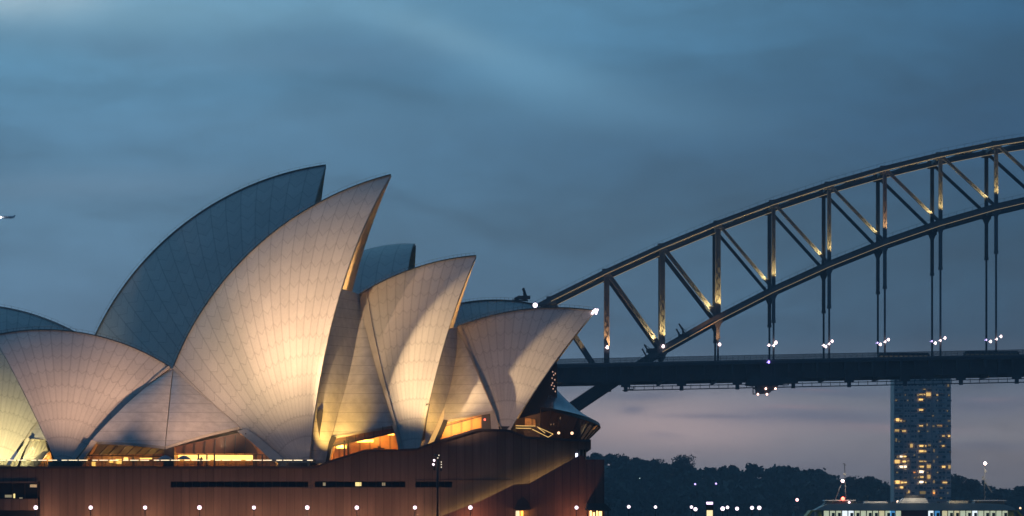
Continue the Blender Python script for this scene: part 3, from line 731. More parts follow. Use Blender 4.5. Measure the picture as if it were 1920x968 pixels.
# ---------------- north foyer: flared glass cone under the right shell
root = empty('north_foyer', (0, 0, 0)); root.parent = house; root.location = -house.location
def conept(t, ring):    # t -1 (near side) .. 1 (far side)
    a = t*math.pi/2
    top = [(1041, 730), YR, 0.9]
    ct = P(1030, 731, YR)
    if ring == 0: return ct+Vector((1.2*math.cos(a), 5.0*math.sin(a), -0.5*abs(math.sin(a))))
    if ring == 1: return P(1012, 780, YR)+Vector((9.6*math.cos(a), 17.5*math.sin(a), -1.45*math.cos(a)+1.0*abs(math.sin(a))))
    if ring == 2: return P(1012, 780, YR)+Vector((9.75*math.cos(a), 17.7*math.sin(a), -1.9*math.cos(a)+0.6*abs(math.sin(a))))
    if ring == 3: return P(1012, 826, YR)+Vector((7.7*math.cos(a), 15.5*math.sin(a), 0.0))
nt = 40
rows = [[conept(-1+2*i/nt, 0) for i in range(nt+1)]]
for k in range(1, 9):
    f = k/8.0; row = []
    for i in range(nt+1):
        a_ = conept(-1+2*i/nt, 0); b2 = conept(-1+2*i/nt, 1); p = a_.lerp(b2, f); p.z -= 1.5*math.sin(math.pi*f)*(0.35 if True else 0); row.append(p)
    rows.append(row)
mb = MB(); mb.quadgrid(rows, 0, False); mb.build('glass_roof', M['roofglass'], root)
mb = MB(); mb.quadgrid([[conept(-1+2*i/nt, 1) for i in range(nt+1)], [conept(-1+2*i/nt, 2) for i in range(nt+1)]], 0, False); mb.build('roof_rim', M['bronze'], root)
mb = MB(); mb.quadgrid([[conept(-1+2*i/nt, 2) for i in range(nt+1)], [conept(-1+2*i/nt, 3) for i in range(nt+1)]], 0, False)
mb.build('inclined_glazing', glass_mat('topaz_glass', (0.42, 0.34, 0.24), 0.16, 0.08), root)
for i in range(0, nt+1, 2):
    mb = MB(); mb.bar(conept(-1+2*i/nt, 2), conept(-1+2*i/nt, 3), 0.12, 0.2); mb.build('mullion', M['bronze'], root)
mb = MB(); mb.prism(poly([(960, 830), (962, 790), (1040, 770), (1085, 790), (1088, 830)], 573), 564.5, 580); mb.build('inner_wall', mat('brown_panel', (0.10, 0.06, 0.035), 0.5, var=0.3, vscale=0.6), root)
mb = MB(); mb.prism(poly([(984, 798), (984, 783), (1004, 787), (1004, 798)], 564), 564, 564.3); mb.build('amber_door', M['timber'], root)
point('foyer_lamp', P(993, 790, 561.5), 90, (1, .5, .12), 0.2, root)
point('foyer_lamp', P(1060, 812, 566), 35, (1, .62, .25), 0.3, root)
mb = MB()
for a_, b2 in (((967, 798.5), (1004, 799)), ((967, 803), (996, 803.5)), ((1007, 800.5), (1037, 814)), ((998, 805), (1028, 820)), ((1037, 814), (1028, 820)), ((1010, 803), (1022, 812))):
    mb.bar(P(*a_, 552), P(*b2, 552), 0.09, 0.08)
mb.build('lit_handrail', emis('handrail_light', (1.0, 0.68, 0.22), 0.8), root)
mb = MB(); mb.ball(P(1047.5, 812, 556), 0.22); mb.ball(P(1072.5, 812.5, 556), 0.24); mb.build('wall_lamp', M['globeW'], root)
mb = MB(); mb.prism(poly([(1116, 800), (1120, 798), (1113, 806), (1109, 807)], 570), 567, 567.3); mb.build('lit_reflection', emis('amber_reflect', (1.0, 0.5, 0.14), 0.6), root)  # glowing sliver standing for a lit reflection in the glazing
# tall dark glass between the shell mouth and the cone
mb = MB(); mb.prism(poly([(964, 801), (1041, 666), (1044, 690), (1043, 801)], 572), 566.5, 579); mb.build('mouth_glass', mat('black_glass', (0.015, 0.013, 0.012), 0.1), root)
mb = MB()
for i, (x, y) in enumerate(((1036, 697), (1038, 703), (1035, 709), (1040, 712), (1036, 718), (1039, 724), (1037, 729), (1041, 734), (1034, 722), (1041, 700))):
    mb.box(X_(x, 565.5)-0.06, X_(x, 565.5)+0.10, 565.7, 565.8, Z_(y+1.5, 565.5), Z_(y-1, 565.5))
mb.build('glass_reflections', emis('glint', (1.0, 0.66, 0.5), 0.4), root)  # glowing specks standing for lamp reflections in the dark glass
# lights on shell tips
def beacon(p, r, m_, par):
    mb = MB(); mb.ball(p, r); mb.tube(Vector(p)+Vector((0, 0, -r-1.0)), Vector(p)+Vector((0, 0, -r+.1)), 0.06); return part(mb, 'beacon', m_, par)
beacon(P(1003.5, 572.5, 611), 0.42, M['globe'], shells['C4'])
tip = P(1114, 586, YR)
mb = MB()
for dx_, dz_, rr in ((-0.1, 0.1, .24), (0.2, 0.35, .24), (0.42, 0.15, .18), (0.30, -0.2, .18), (0.55, 0.4, .16), (-0.3, -0.2, .16)): mb.ball(tip+Vector((dx_, -0.6, dz_)), rr)
part(mb, 'tip_floodlight', M['globe'], shells['A4'])
point('tip_lamp', tip+Vector((0.9, 0, -0.6)), 90, (1, .8, .6), 0.3, shells['A4'])
# warm light inside each mouth, washing the far half's ribs
for (px, py, yy, k) in ((650, 680, 574, 26000), (825, 700, 574, 7000), (1010, 740, 573, 7000)):
    fixparent(point('mouth_light', P(px, py, yy), k, (1.0, 0.60, 0.22), 0.5), house)
# yellow uplights in the creases between shells
for (px, py, yy, tx, ty, tyy, k) in ((612, 866, 549.5, 640, 765, 560, 16000), (808, 836, 552.5, 840, 745, 562, 9000)):
    fixparent(spot('crease_light', P(px, py, yy), P(tx, ty, tyy), k, 56, (1.0, 0.58, 0.14), 1.0, 0.2), house)
def mouth_glow(pts, w_, s_):  # glowing bars standing for inside light caught on the mouth edge
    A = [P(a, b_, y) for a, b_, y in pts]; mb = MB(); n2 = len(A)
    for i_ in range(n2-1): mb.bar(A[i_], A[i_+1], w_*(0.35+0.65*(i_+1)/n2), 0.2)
    part(mb, 'edge_glow', emis('edge_glow', (1.0, 0.74, 0.55), 2.6), shells[s_])
mouth_glow([(613, 686, 563.2), (607, 708, 562.0), (602, 730, 560.8), (597.5, 752, 559.5), (596, 768, 558.6)], 0.5, 'A2')
mouth_glow([(811, 664, 565.5), (806, 685, 564.5), (803, 697, 564)], 0.34, 'A3')

# ================================================================== PROMENADE LAMPS
def make_lamp():
    r = empty('promenade_lamp', (0, 0, 2.0))
    mb = MB(); mb.tube((0, 0, 0), (0, 0, 0.5), 0.14, 0.11, 10); mb.tube((0, 0, 0.5), (0, 0, 3.35), 0.075, 0.06, 8); mb.tube((0, 0, 3.3), (0, 0, 3.4), 0.14, 0.14, 10)
    mb.build('pole', M['dark'], r)
    mb = MB(); mb.ball((0, 0, 3.68), 0.31, 20, 14); mb.build('globe', M['globe'], r)
    return r
lamp0 = make_lamp()
ordn = ['first', 'second', 'third', 'fourth', 'fifth', 'sixth', 'seventh', 'eighth', 'ninth', 'tenth']
near = [67, 170, 272, 374, 476, 576, 669, 778, 882, 1081]
far_ = [(1179, 640), (1229, 640), (1296.5, 640), (1304, 560), (1355, 552), (1364, 625), (1382, 560), (1410, 600), (1423.6, 600)]
fl_lab = ['round pink-white globe lamp just right of the building end, below the trees', 'second globe lamp right of the building end, before the dark hill',
          'upper left globe of the close pair left of the lit pillar', 'lower right globe of the close pair left of the lit pillar',
          'first small globe lamp to the right of the lit pillar', 'higher globe close beside the first one right of the lit pillar',
          'third globe lamp right of the lit pillar, standing alone', 'left globe of the last close pair before the ferry', 'right globe of the last close pair before the ferry']
lamps = []
for i, px in enumerate(near): lamps.append((px, 530.0, 952.0, ordn[i]+' white globe lamp from the left in front of the podium wall', 'globe lamps along the podium wall'))
fy = [950.5, 951, 951, 955, 954, 951.6, 954, 952.5, 952.5]
for i, (px, Y) in enumerate(far_): lamps.append((px, Y, fy[i], fl_lab[i], 'globe lamps on the far promenade'))
for i, (px, Y, py, lab, grp) in enumerate(lamps):
    r = lamp0 if i == 0 else lamp0.copy()
    if i:
        COL.objects.link(r)
        for ch in [c for c in lamp0.children if c.type == 'MESH']:
            c = ch.copy(); COL.objects.link(c); c.parent = r
            if c.name.startswith('globe'): q_ = random.uniform(.84, 1.08); c.scale = (q_, q_, q_); c.location.z = 3.68*(1-q_)
    r.location = (X_(px, Y), Y, Z_(py, Y)-3.68)
    tag(r, lab, 'lamp', grp)
    if Y < 535:
        d = bpy.data.lights.new('wall_pool_light', 'POINT'); d.energy = 700 if px < 800 else 420; d.color = (1.0, 0.44, 0.22); d.shadow_soft_size = 0.3
        l = bpy.data.objects.new('wall_pool_light', d); COL.objects.link(l); l.parent = r; l.location = (0, 6.5 if px < 800 else 3.2, 1.6)  # unseen orange light near the wall, added for the pools below the globes
# the lamp feet stand at 2 m: raise poles by a plinth where needed (far quay slightly lower is fine)

# floodlight mast before the wall
r = empty('floodlight_mast', (X_(820.5, 528), 528, 2), label='tall black mast carrying small clustered floodlights in front of the podium wall', cat='light mast')
mb = MB(); mb.tube((0, 0, 0), (0, 0, Z_(852, 528)-2), 0.20, 0.13, 10); mb.build('pole', M['dark'], r)
h = Z_(852, 528)-2
for sx, sz in ((.55, -.4), (.6, -1.3), (.55, -2.2)):
    mb = MB(); mb.bar((-sx, 0, h+sz), (sx, 0, h+sz), 0.07, 0.07); mb.build('cross_arm', M['dark'], r)
for sx, sz, lit in ((-.5, -.9, 1), (-.62, -1.5, 1), (.55, -1.15, 0), (.55, -1.5, 0), (.55, -1.9, 0), (.03, -.55, 0), (.2, -.15, 0), (-.5, -2.2, 2), (.5, -2.3, 2), (-.3, -.2, 2), (-.5, -1.95, 2)):
    mb = MB(); rr = 0.17 if lit == 1 else (0.09 if lit == 0 else 0.2); mb.ball((sx, -0.15, h+sz), rr, 8, 6)
    mb.build('floodlight_head', M['globe'] if lit == 1 else (emis('weak_lamp', (1, .85, .6), 1.0) if lit == 0 else M['dark']), r)

# lit pillar near the far lamps
r = empty('lit_pillar', (X_(1330.5, 600), 600, 2), label='upright ferry wharf pillar with purple-white light above a glowing yellow panel', cat='pillar')
bx = r.location.x
mb = MB(); mb.box(-.62, .62, -.3, .3, 0, Z_(944, 600)-2); mb.build('column', M['dark'], r)
mb = MB(); mb.box(-.5, .5, -.36, -.31, 0.6, Z_(957, 600)-2); mb.build('yellow_panel', emis('panel_yellow', (1.0, 0.80, 0.42), 1.2), r)
mb = MB(); mb.box(-.52, .52, -.4, .4, Z_(946, 600)-2, Z_(941.5, 600)-2); mb.build('top_light', emis('panel_purple', (0.85, 0.62, 1.0), 3.0), r)

# terrace umbrellas between the openings
def umbrella(px, w_, lab, py=855.5):
    Y = 546.0; zf = Z_(877, YW)
    r = empty('terrace_umbrella', (X_(px, Y), Y, zf)); tag(r, lab, 'umbrella', 'cafe umbrellas on the podium terrace')
    hh = Z_(py, Y)-zf
    mb = MB(); mb.tube((0, 0, 0), (0, 0, hh), 0.04); mb.build('pole', M['dark'], r)
    rows = []
    for rr, zz in ((0.0, 0.62), (0.45*w_, 0.5), (w_, 0.12), (w_, 0.0)):
        rows.append([(rr*math.cos(k*math.pi/4), rr*math.sin(k*math.pi/4), hh-0.5+zz) for k in range(9)])
    mb = MB(); mb.quadgrid(rows, 0, False); mb.build('canopy', mat('grey_canvas', (0.30, 0.31, 0.33), 0.8), r)
umbrella(310, 1.1, 'small grey terrace umbrella in front of the centre pier'); umbrella(345, 1.0, 'grey terrace umbrella right of the centre pier, before the lit foyer')
# people on the terrace
def person(px, Y, zf, hgt, lab, shirt, lean=0.0):
    r = empty('person', (X_(px, Y), Y, zf)); tag(r, lab, 'person', 'people on the podium terrace')
    vs = [(0, 0, .52), (0, 0, .62), (0, 0, .80), (0, 0, .86), (0, .01, .93), (-.055, 0, .50), (-.06, -.02, .28), (-.065, .02, .02), (-.07, -.06, .0),
          (.055, 0, .50), (.07, .02, .28), (.075, .05, .02), (.08, -.03, .0), (-.11, 0, .79), (-.13, .01, .62), (-.12, -.05, .48), (.11, 0, .79), (.14, 0, .62), (.12, -.05, .48), (0, 0, .985)]
    ed = [(0,1),(1,2),(2,3),(3,4),(4,19),(0,5),(5,6),(6,7),(7,8),(0,9),(9,10),(10,11),(11,12),(2,13),(13,14),(14,15),(2,16),(16,17),(17,18)]
    rad = [.085,.075,.095,.035,.06,.055,.04,.028,.02,.055,.04,.028,.02,.04,.03,.02,.04,.03,.02,.04]
    me = bpy.data.meshes.new('body'); me.from_pydata([(x*hgt+lean*z*hgt, y*hgt, z*hgt) for x, y, z in vs], ed, [])
    o = bpy.data.objects.new('body', me); COL.objects.link(o); o.parent = r
    md = o.modifiers.new('skin', 'SKIN')
    for v, q in zip(me.skin_vertices[0].data, rad): v.radius = (q*hgt, q*hgt)
    me.skin_vertices[0].data[0].use_root = True
    o.modifiers.new('sub', 'SUBSURF').levels = 1; me.materials.append(mat('clothing', shirt, 0.8))
zt_ = Z_(877, YW)
person(372, 545, zt_, 1.72, 'person in dark clothes standing at the terrace rail before the bright foyer', (0.03, 0.03, 0.04))
person(377.5, 546, zt_, 1.78, 'taller person in brown coat close beside another on the terrace', (0.07, 0.04, 0.03))
person(250, 545, zt_, 1.70, 'person in black standing on the terrace before the left dim foyer', (0.02, 0.02, 0.02))

# ================================================================== ARCH BRIDGE
YN, YF = 1166.0, 1196.0
bridge = empty('arch_bridge', (X_(1400, YN), YN+15, 0), label='huge steel arch bridge with floodlit trusses crossing behind the opera house', cat='bridge')
def bpart(mb, name, m_, lab=None):
    o = fixparent(mb.build(name, m_), bridge)
    if lab: o['label'] = lab
    return o
PAN = 104.3/F*YN
def nodeX(i): return X_(1137.5, YN)+(i-2)*PAN
def fit(pts):   # quadratic through least squares, in px
    import itertools
    n = len(pts); sx = [sum(p[0]**k for p in pts) for k in range(5)]; sy = [sum(p[1]*p[0]**k for p in pts) for k in range(3)]
    m = Matrix(((sx[0], sx[1], sx[2]), (sx[1], sx[2], sx[3]), (sx[2], sx[3], sx[4])))
    return m.inverted() @ Vector(sy)
top_px = [(1036, 556), (1136, 511), (1240, 467), (1345, 424), (1449, 378), (1548, 346), (1655, 316), (1760, 289), (1865, 271), (1920, 263)]
bot_px = [(1120, 728), (1246, 655), (1345, 600), (1454, 541), (1560, 492), (1663, 450), (1763, 417), (1868, 387), (1920, 378)]
def curve(pts):
    q = fit([((p[0]-1500)/400.0, p[1]) for p in pts])
    return lambda px: q[0]+q[1]*((px-1500)/400.0)+q[2]*((px-1500)/400.0)**2
tf, bf = curve(top_px), curve(bot_px)
def zt_at(x):
    px = 960+x*F/YN; c = tf(min(px, 2330)) ; return Z_(c, YN)
def zb_at(x):
    px = 960+x*F/YN; c = bf(min(px, 2330)); return Z_(c, YN)
LAST = 15
def offx(Y): return 0.8*(Y-YN)/30.0
def chord(fn, Y, name, hgt, wid, lab=None):
    mb = MB()
    x0 = nodeX(0); 
    for i in range(0, LAST):
        a = Vector((nodeX(i)+offx(Y), Y, fn(nodeX(i)))); c = Vector((nodeX(i+1)+offx(Y), Y, fn(nodeX(i+1))))
        mb.bar(a, c, hgt, wid)
        # flange plates
        d = (c-a).normalized(); u = d.cross(Vector((0, 1, 0))).normalized()
        for s_ in (-1, 1): mb.bar(a+u*s_*(hgt/2+0.09), c+u*s_*(hgt/2+0.09), 0.16, wid+0.4)
    for i in range(0, LAST+1):       # gusset plates
        mb.box(nodeX(i)+offx(Y)-1.5, nodeX(i)+offx(Y)+1.5, Y-wid/2-0.12, Y+wid/2+0.12, fn(nodeX(i))-1.7, fn(nodeX(i))+0.9)
    return bpart(mb, name, M['steel' if Y == YN else 'steelD'], lab)
for Y, tg in ((YN, 'near'), (YF, 'far')):
    chord(zt_at, Y, 'top_chord', 1.35, 1.4, tg+' upper chord of the arch')
    chord(zb_at, Y, 'bottom_chord', 1.75, 1.4, tg+' lower chord of the arch')
# verticals, diagonals, hangers: laced members
def laced(a, c, w_, d_):
    mb = MB(); a = Vector(a); c = Vector(c); dd = (c-a).normalized(); u = dd.cross(Vector((0, 1, 0))).normalized()
    L = (c-a).length
    mb.bar(a+u*(w_/2-0.14), c+u*(w_/2-0.14), 0.28, d_); mb.bar(a-u*(w_/2-0.14), c-u*(w_/2-0.14), 0.28, d_)
    mb.bar(a+Vector((0, 0.1, 0)), c+Vector((0, 0.1, 0)), w_-0.3, d_*0.5)
    n = max(2, int(L/1.5)); 
    for k in range(n):
        p = a+dd*(L*k/n); q = a+dd*(L*(k+1)/n); s_ = 1 if k % 2 else -1
        mb.bar(p+u*s_*(w_/2-.2)+Vector((0, -d_*0.42, 0)), q-u*s_*(w_/2-.2)+Vector((0, -d_*0.42, 0)), 0.18, 0.12)
    return mb
def deck_z(x):
    px = 960+x*F/1157; return Z_(685-(px-1045)*0.0205, 1157)
for Y in (YN, YF):
    m_ = M['steel'] if Y == YN else M['steelD']
    for i in range(1, LAST):
        x = nodeX(i)+offx(Y); xt = nodeX(i)
        wv_ = 1.8 if i <= 4 else 1.25
        if i == 1: wv_ = 1.5
        bpart(laced((x, Y, zb_at(xt)), (x, Y, zt_at(xt)), wv_, 1.2), 'vertical', m_)
    for i in range(1, LAST):
        a = (nodeX(i)+offx(Y), Y, zt_at(nodeX(i))); c = (nodeX(i+1)+offx(Y), Y, zb_at(nodeX(i+1)))
        wv_ = 1.35 if i <= 3 else 1.0
        bpart(laced(a, c, wv_, 1.0), 'diagonal', m_)
    for i in range(3, LAST+1):
        x = nodeX(i)+offx(Y); zb2 = zb_at(nodeX(i)); zd = deck_z(x)
        if zb2-zd < 1.5: continue
        mb = MB(); L = zb2-zd; up = min(L*0.45, 15.0)
        mb.bar((x, Y, zb2-0.5), (x, Y, zb2-up), 1.15, 1.0); mb.bar((x, Y, zb2-up), (x, Y, zd), 0.62, 0.7)
        mb.bar((x, Y, zb2-up+0.6), (x, Y, zb2-up-0.3), 1.35, 1.2)
        # gusset haunch under the chord
        mb.prism([(x-1.7, zb2-0.6), (x+1.7, zb2-0.6), (x+0.6, zb2-3.2), (x-0.6, zb2-3.2)], Y-0.4, Y+0.4)
        bpart(mb, 'hanger', m_)
# lateral bracing between the two trusses
mb = MB()
for i in range(0, LAST):
    for fn in (zt_at, zb_at):
        a = Vector((nodeX(i), YN, fn(nodeX(i)))); b2 = Vector((nodeX(i)+.8, YF, fn(nodeX(i)))); c = Vector((nodeX(i+1), YN, fn(nodeX(i+1)))); d = Vector((nodeX(i+1)+.8, YF, fn(nodeX(i+1))))
        mb.bar(a, b2, 1.1, 0.8); mb.bar(a, d, 0.6, 0.5); mb.bar(b2, c, 0.6, 0.5)
bpart(mb, 'lateral_bracing', M['steelD'])
# walkway rails on the chords
for fn, dz_ in ((zt_at, 0.85), (zb_at, 1.05)):
    mb = MB()
    for Y in (YN-0.5,):
        k = 0; n_ = 14*LAST; prev = None
        for q in range(n_+1):
            i = min(q//14, LAST-1); f = q/14.0-i
            x = nodeX(i)+(nodeX(i+1)-nodeX(i))*f; z = fn(nodeX(i))*(1-f)+fn(nodeX(i+1))*f+dz_
            p = Vector((x, Y, z+1.1))
            if q % 2 == 0: mb.bar((x, Y, z), p, 0.07, 0.07)
            if prev: mb.bar(prev, p, 0.06, 0.06)
            prev = p
    bpart(mb, 'walkway_rail', M['steelD'])
# glowing bars standing for floodlight glints along the chord edges
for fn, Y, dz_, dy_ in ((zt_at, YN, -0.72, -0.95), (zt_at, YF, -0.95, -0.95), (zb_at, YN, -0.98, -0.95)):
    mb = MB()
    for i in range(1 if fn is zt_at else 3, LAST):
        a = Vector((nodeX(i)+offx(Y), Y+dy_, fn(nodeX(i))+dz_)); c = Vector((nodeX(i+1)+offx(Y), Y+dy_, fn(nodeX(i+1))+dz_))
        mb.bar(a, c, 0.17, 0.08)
    bpart(mb, 'chord_glint', M['strip'])
# uplights at the foot of each near vertical
for i in range(1, LAST):
    x = nodeX(i); z = zb_at(x)
    big = i <= 4
    k = 8*[0, 900, 2200, 2600, 2400, 1700, 1500, 1200, 1600, 1400, 900, 900, 900, 900, 900][i]
    col = (1.0, 0.50, 0.20) if i in (2, 7) else (1.0, 0.68, 0.24)
    if i == 2: z = deck_z(x)+2
    s_ = spot('truss_uplight', (x+0.9, YN-2.6, z+2.0), (x+0.1, YN-0.3, z+14), k, 70, col, 0.8, 0.15); fixparent(s_, bridge)
    s_ = spot('truss_uplight', (x-2.2, YN-2.2, z+1.6), (x-6, YN, z+10), k*0.7, 75, (1.0, .72, .3), 0.8, 0.15); fixparent(s_, bridge)
    s_ = spot('truss_uplight', (x-1.6, YF-2.0, z+2.0), (x-0.6, YF, z+8), k*0.22, 60, (1.0, .68, .24), 0.8, 0.15); fixparent(s_, bridge)
# deck
mb = MB(); x0, x1 = nodeX(-4), nodeX(LAST)
def slope_box(xa, xb, y0, y1, t0, t1, n=1):
    for k in range(n):
        a = xa+(xb-xa)*k/n; c = xa+(xb-xa)*(k+1)/n
        za, zc = deck_z(a), deck_z(c)
        mb.prism([(a, za-t0), (c, zc-t0), (c, zc-t1), (a, za-t1)], y0, y1)
slope_box(x0, x1, 1157, 1205, 0.0, 0.9)
slope_box(x0, x1, 1159.5, 1162, 0.9, 5.6); slope_box(x0, x1, 1200, 1202.5, 0.9, 5.4)
for i in range(-4*4, LAST*4):
    x = nodeX(0)+PAN*i/4.0; z = deck_z(x)
    mb.box(x-0.4, x+0.4, 1157.3, 1204.7, z-(5.9 if i % 4 == 0 else 3.6), z-0.9)
    mb.box(x-0.2, x+0.2, 1158.5, 1159.5, z-5.2, z-0.9)
bpart(mb, 'deck', M['steelD'])
mb = MB(); slope_box(x0, x1, 1157.4, 1204.6, -0.06, -0.012); bpart(mb, 'roadway', mat('asphalt', (0.05, 0.05, 0.05), 0.9, var=0.1))
mb = MB()
n_ = int((x1-x0)/1.9)
for k in range(n_+1):
    x = x0+(x1-x0)*k/n_; z = deck_z(x); mb.box(x-.05, x+.05, 1157.0, 1157.15, z, z+1.95)
for h0, h1 in ((1.9, 2.03), (1.05, 1.12), (0.0, 0.45)):
    slope_box(x0, x1, 1157.02, 1157.13, -h1, -h0, 40)
bpart(mb, 'parapet', M['steel'])
mb = MB(); slope_box(x0, x1, 1157.04, 1157.1, -1.9, -0.45, 4); bpart(mb, 'mesh_screen', glass_mat('wire_mesh', (0.62, 0.62, 0.62), 0.05, 0.6))
# service rails below deck
mb = MB()
for t0, t1 in ((7.2, 7.45), (8.3, 8.62)): slope_box(nodeX(2)+5, x1, 1160.5, 1160.8, t0, t1, 8)
for k in range(0, LAST*6):
    x = nodeX(2)+6+PAN*k/6.0*1.0
    if x > x1: break
    z = deck_z(x); mb.box(x-0.09, x+0.09, 1160.5, 1160.8, z-8.4, z-(5.3 if k % 6 == 0 else 7.0))
    if k % 6 == 0: mb.box(x-1.5, x+1.5, 1160, 1162, z-7.4, z-5.2); mb.box(x-0.6, x+0.6, 1160.2, 1161.5, z-8.9, z-7.2)
bpart(mb, 'service_rail', M['steelD'])
rb = random.Random(3)
for k in range(50):
    x = nodeX(1)+rb.random()*(x1-nodeX(1)); z = deck_z(x); wv_ = rb.uniform(1.5, 5); mb = MB(); mb.box(x, x+wv_, 1160.1, 1161.6, z-5.6-rb.uniform(.3, 1.1), z-5.4)
    bpart(mb, 'service_duct', M['steelD'])
# lower arch leg below the deck at the left
for Y in (YN, YF):
    mb = MB(); a = Vector((nodeX(2)+offx(Y), Y, zb_at(nodeX(2)))); d = Vector((nodeX(1)+offx(Y), Y, Z_(790, YN))); e = Vector((nodeX(0)+offx(Y), Y, Z_(862, YN)))
    mb.bar(a+Vector((3, 0, 1.9)), d, 3.4, 1.8); mb.bar(d, e, 3.4, 1.8)
    bpart(mb, 'springing_leg', M['steelD'])
# abutment tower hidden behind the shells
mb = MB(); mb.box(nodeX(-1)-14, nodeX(-1)-1, YN-2, YN+8, 0, 50); mb.box(nodeX(-1)-14, nodeX(-1)-1, YF-8, YF+2, 0, 50); bpart(mb, 'abutment', mat('granite', (0.3, 0.27, 0.24), 0.9, var=0.15))
# lamps on the hangers just above the deck
def blamp(x, Y, z, r, m_):
    mb = MB(); mb.ball((x, Y, z), r, 10, 8, 1.35); mb.bar((x, Y+0.1, z), (x+(0.6 if x < 0 else -0.6), Y+0.6, z-0.1), 0.1, 0.1)
    return bpart(mb, 'hanger_lamp', m_)
pur = emis('violet_lamp', (0.55, 0.42, 1.0), 3.0); wl = emis('rose_lamp', (1.0, 0.74, 0.76), 3.5)
for px, py in ((1138.5, 651.5), (1243.5, 649.5), (1349.5, 646)): blamp(X_(px, YN-1.4), YN-1.4, Z_(py, YN-1.4), 0.44, wl)
for px, py in ((1442, 647.5), (1451, 648), (1455, 642.5)): blamp(X_(px, YN-1.4), YN-1.4, Z_(py, YN-1.4), 0.34 if px < 1452 else 0.46, wl)
for px, py, kk in ((1544.5, 647.5, 1), (1548.5, 650, 2), (1555, 645, 1), (1560.5, 640, 2), (1645.5, 643, 0), (1651, 646, 2), (1660, 641, 1), (1666, 637, 2),
                   (1747.5, 640, 0), (1754, 643.5, 2), (1763.5, 638.5, 1), (1772, 634, 2), (1849.5, 637.5, 0), (1857.5, 640.5, 2), (1869, 636, 1), (1877, 631, 2), (1952, 634, 0), (1960, 637, 2), (1972, 632, 1), (1980, 628, 2)):
    blamp(X_(px, YN-1.4), YN-1.4, Z_(py, YN-1.4), (0.24, 0.29, 0.38)[kk], (pur, wl, wl)[kk])
blamp(X_(1441.5, 1156.4), 1156.4, Z_(679, 1156.4), 0.36, emis('blue_lamp', (0.35, 0.25, 1.0), 4.0))
# small light at the foot of the first struts, washing
fixparent(spot('strut_light', (X_(1348, YN-4), YN-4, Z_(646, YN)), (X_(1330, YN), YN, Z_(610, YN)), 2600, 90, (1.0, .5, .2), 0.9, 0.2), bridge)
fixparent(spot('strut_light', (X_(1085, YN-5), YN-5, Z_(672, YN)), (X_(1078, YN), YN, Z_(632, YN)), 2600, 70, (1.0, .62, .25), 0.9, 0.2), bridge)
# maintenance cranes perched on the arch
def crane(px, py, segs, lab):
    Y = YN-0.2; r = empty('maintenance_crane', (X_(px, Y), Y, Z_(py, Y)), label=lab, cat='crane', group='maintenance cranes on the arch')
    base = r.location
    mb = MB()
    for a, c, w_ in segs: mb.bar(P(a[0], a[1], Y)-base, P(c[0], c[1], Y)-base, w_, 0.5)
    mb.build('jib', M['steelD'], r)
    mb = MB(); mb.box(-1.8, 1.8, -0.8, 0.8, -0.2, 0.9); mb.build('trolley', M['steelD'], r)
crane(984, 560, [((981, 541), (988, 562), 0.9), ((981, 540), (983, 563), 0.4), ((965, 562), (975, 557), 1.2), ((975, 557), (986, 563), 1.0), ((960, 563), (990, 564), .5)], 'dark crane jib standing at the lower end of the top chord')
crane(1282, 632, [((1273, 607), (1284, 626), 0.5), ((1268, 617), (1276, 631), 0.5), ((1273, 607), (1286, 622), 0.15), ((1280, 616), (1280, 632), 0.4)], 'small crane with raised jib on the lower chord')
crane(1222, 660, [((1208, 646), (1218, 664), 0.5), ((1204, 654), (1211, 667), 0.5), ((1208, 646), (1222, 656), 0.15), ((1212, 655), (1234, 654), 0.4), ((1214, 662), (1232, 660), 0.4)], 'small crane beside the deck where the lower chord meets it')
# gantry under the deck
Yg = 1160.2; r = empty('maintenance_gantry', (X_(1437, Yg), Yg, Z_(712, Yg)), label='dark hanging gantry with orange lamps slung beneath the bridge deck', cat='gantry')
base = r.location
def gb(pts, y0, y1): mb = MB(); mb.prism([(X_(a, Yg)-base.x, Z_(b_, Yg)-base.z) for a, b_ in pts], y0, y1); return mb
gb([(1399, 713), (1404, 710), (1488, 709), (1487, 717), (1470, 720), (1456, 724), (1412, 724), (1399, 723)], -4, 4).build('platform', M['steelD'], r)
gb([(1416, 723), (1458, 722), (1456, 731), (1447, 733), (1441, 738), (1418, 739)], -3, 3).build('cabin', M['steelD'], r)
mb = MB()
for a, c in (((1412, 726), (1412, 739)), ((1412, 739), (1420, 739)), ((1412, 726), (1424, 739)), ((1396, 722), (1412, 725)), ((1455, 722), (1478, 722)), ((1478, 722), (1478, 715))): mb.bar(P(a[0], a[1], Yg)-base, P(c[0], c[1], Yg)-base, 0.3, 0.3)
mb.build('frame', M['steelD'], r)
for a, c in ((1436, 729), (1454, 729), (1421, 739.5), (1438, 739.5)):
    mb = MB(); mb.ball(P(a, c, Yg-3.3)-base, 0.34, 10, 8); mb.build('lamp', emis('orange_lamp', (1.0, 0.55, 0.45), 6), r)
mb = MB(); Yg2 = 1160.2
for a, c in (((1171, 726), (1189, 726)), ((1171, 730), (1188, 730)), ((1172, 726), (1172, 730)), ((1188, 726), (1188, 730)), ((1180, 726), (1180, 730))): mb.bar(P(a[0], a[1], Yg2), P(c[0], c[1], Yg2), 0.25, 1.5)
bpart(mb, 'inspection_cradle', M['steelD'])
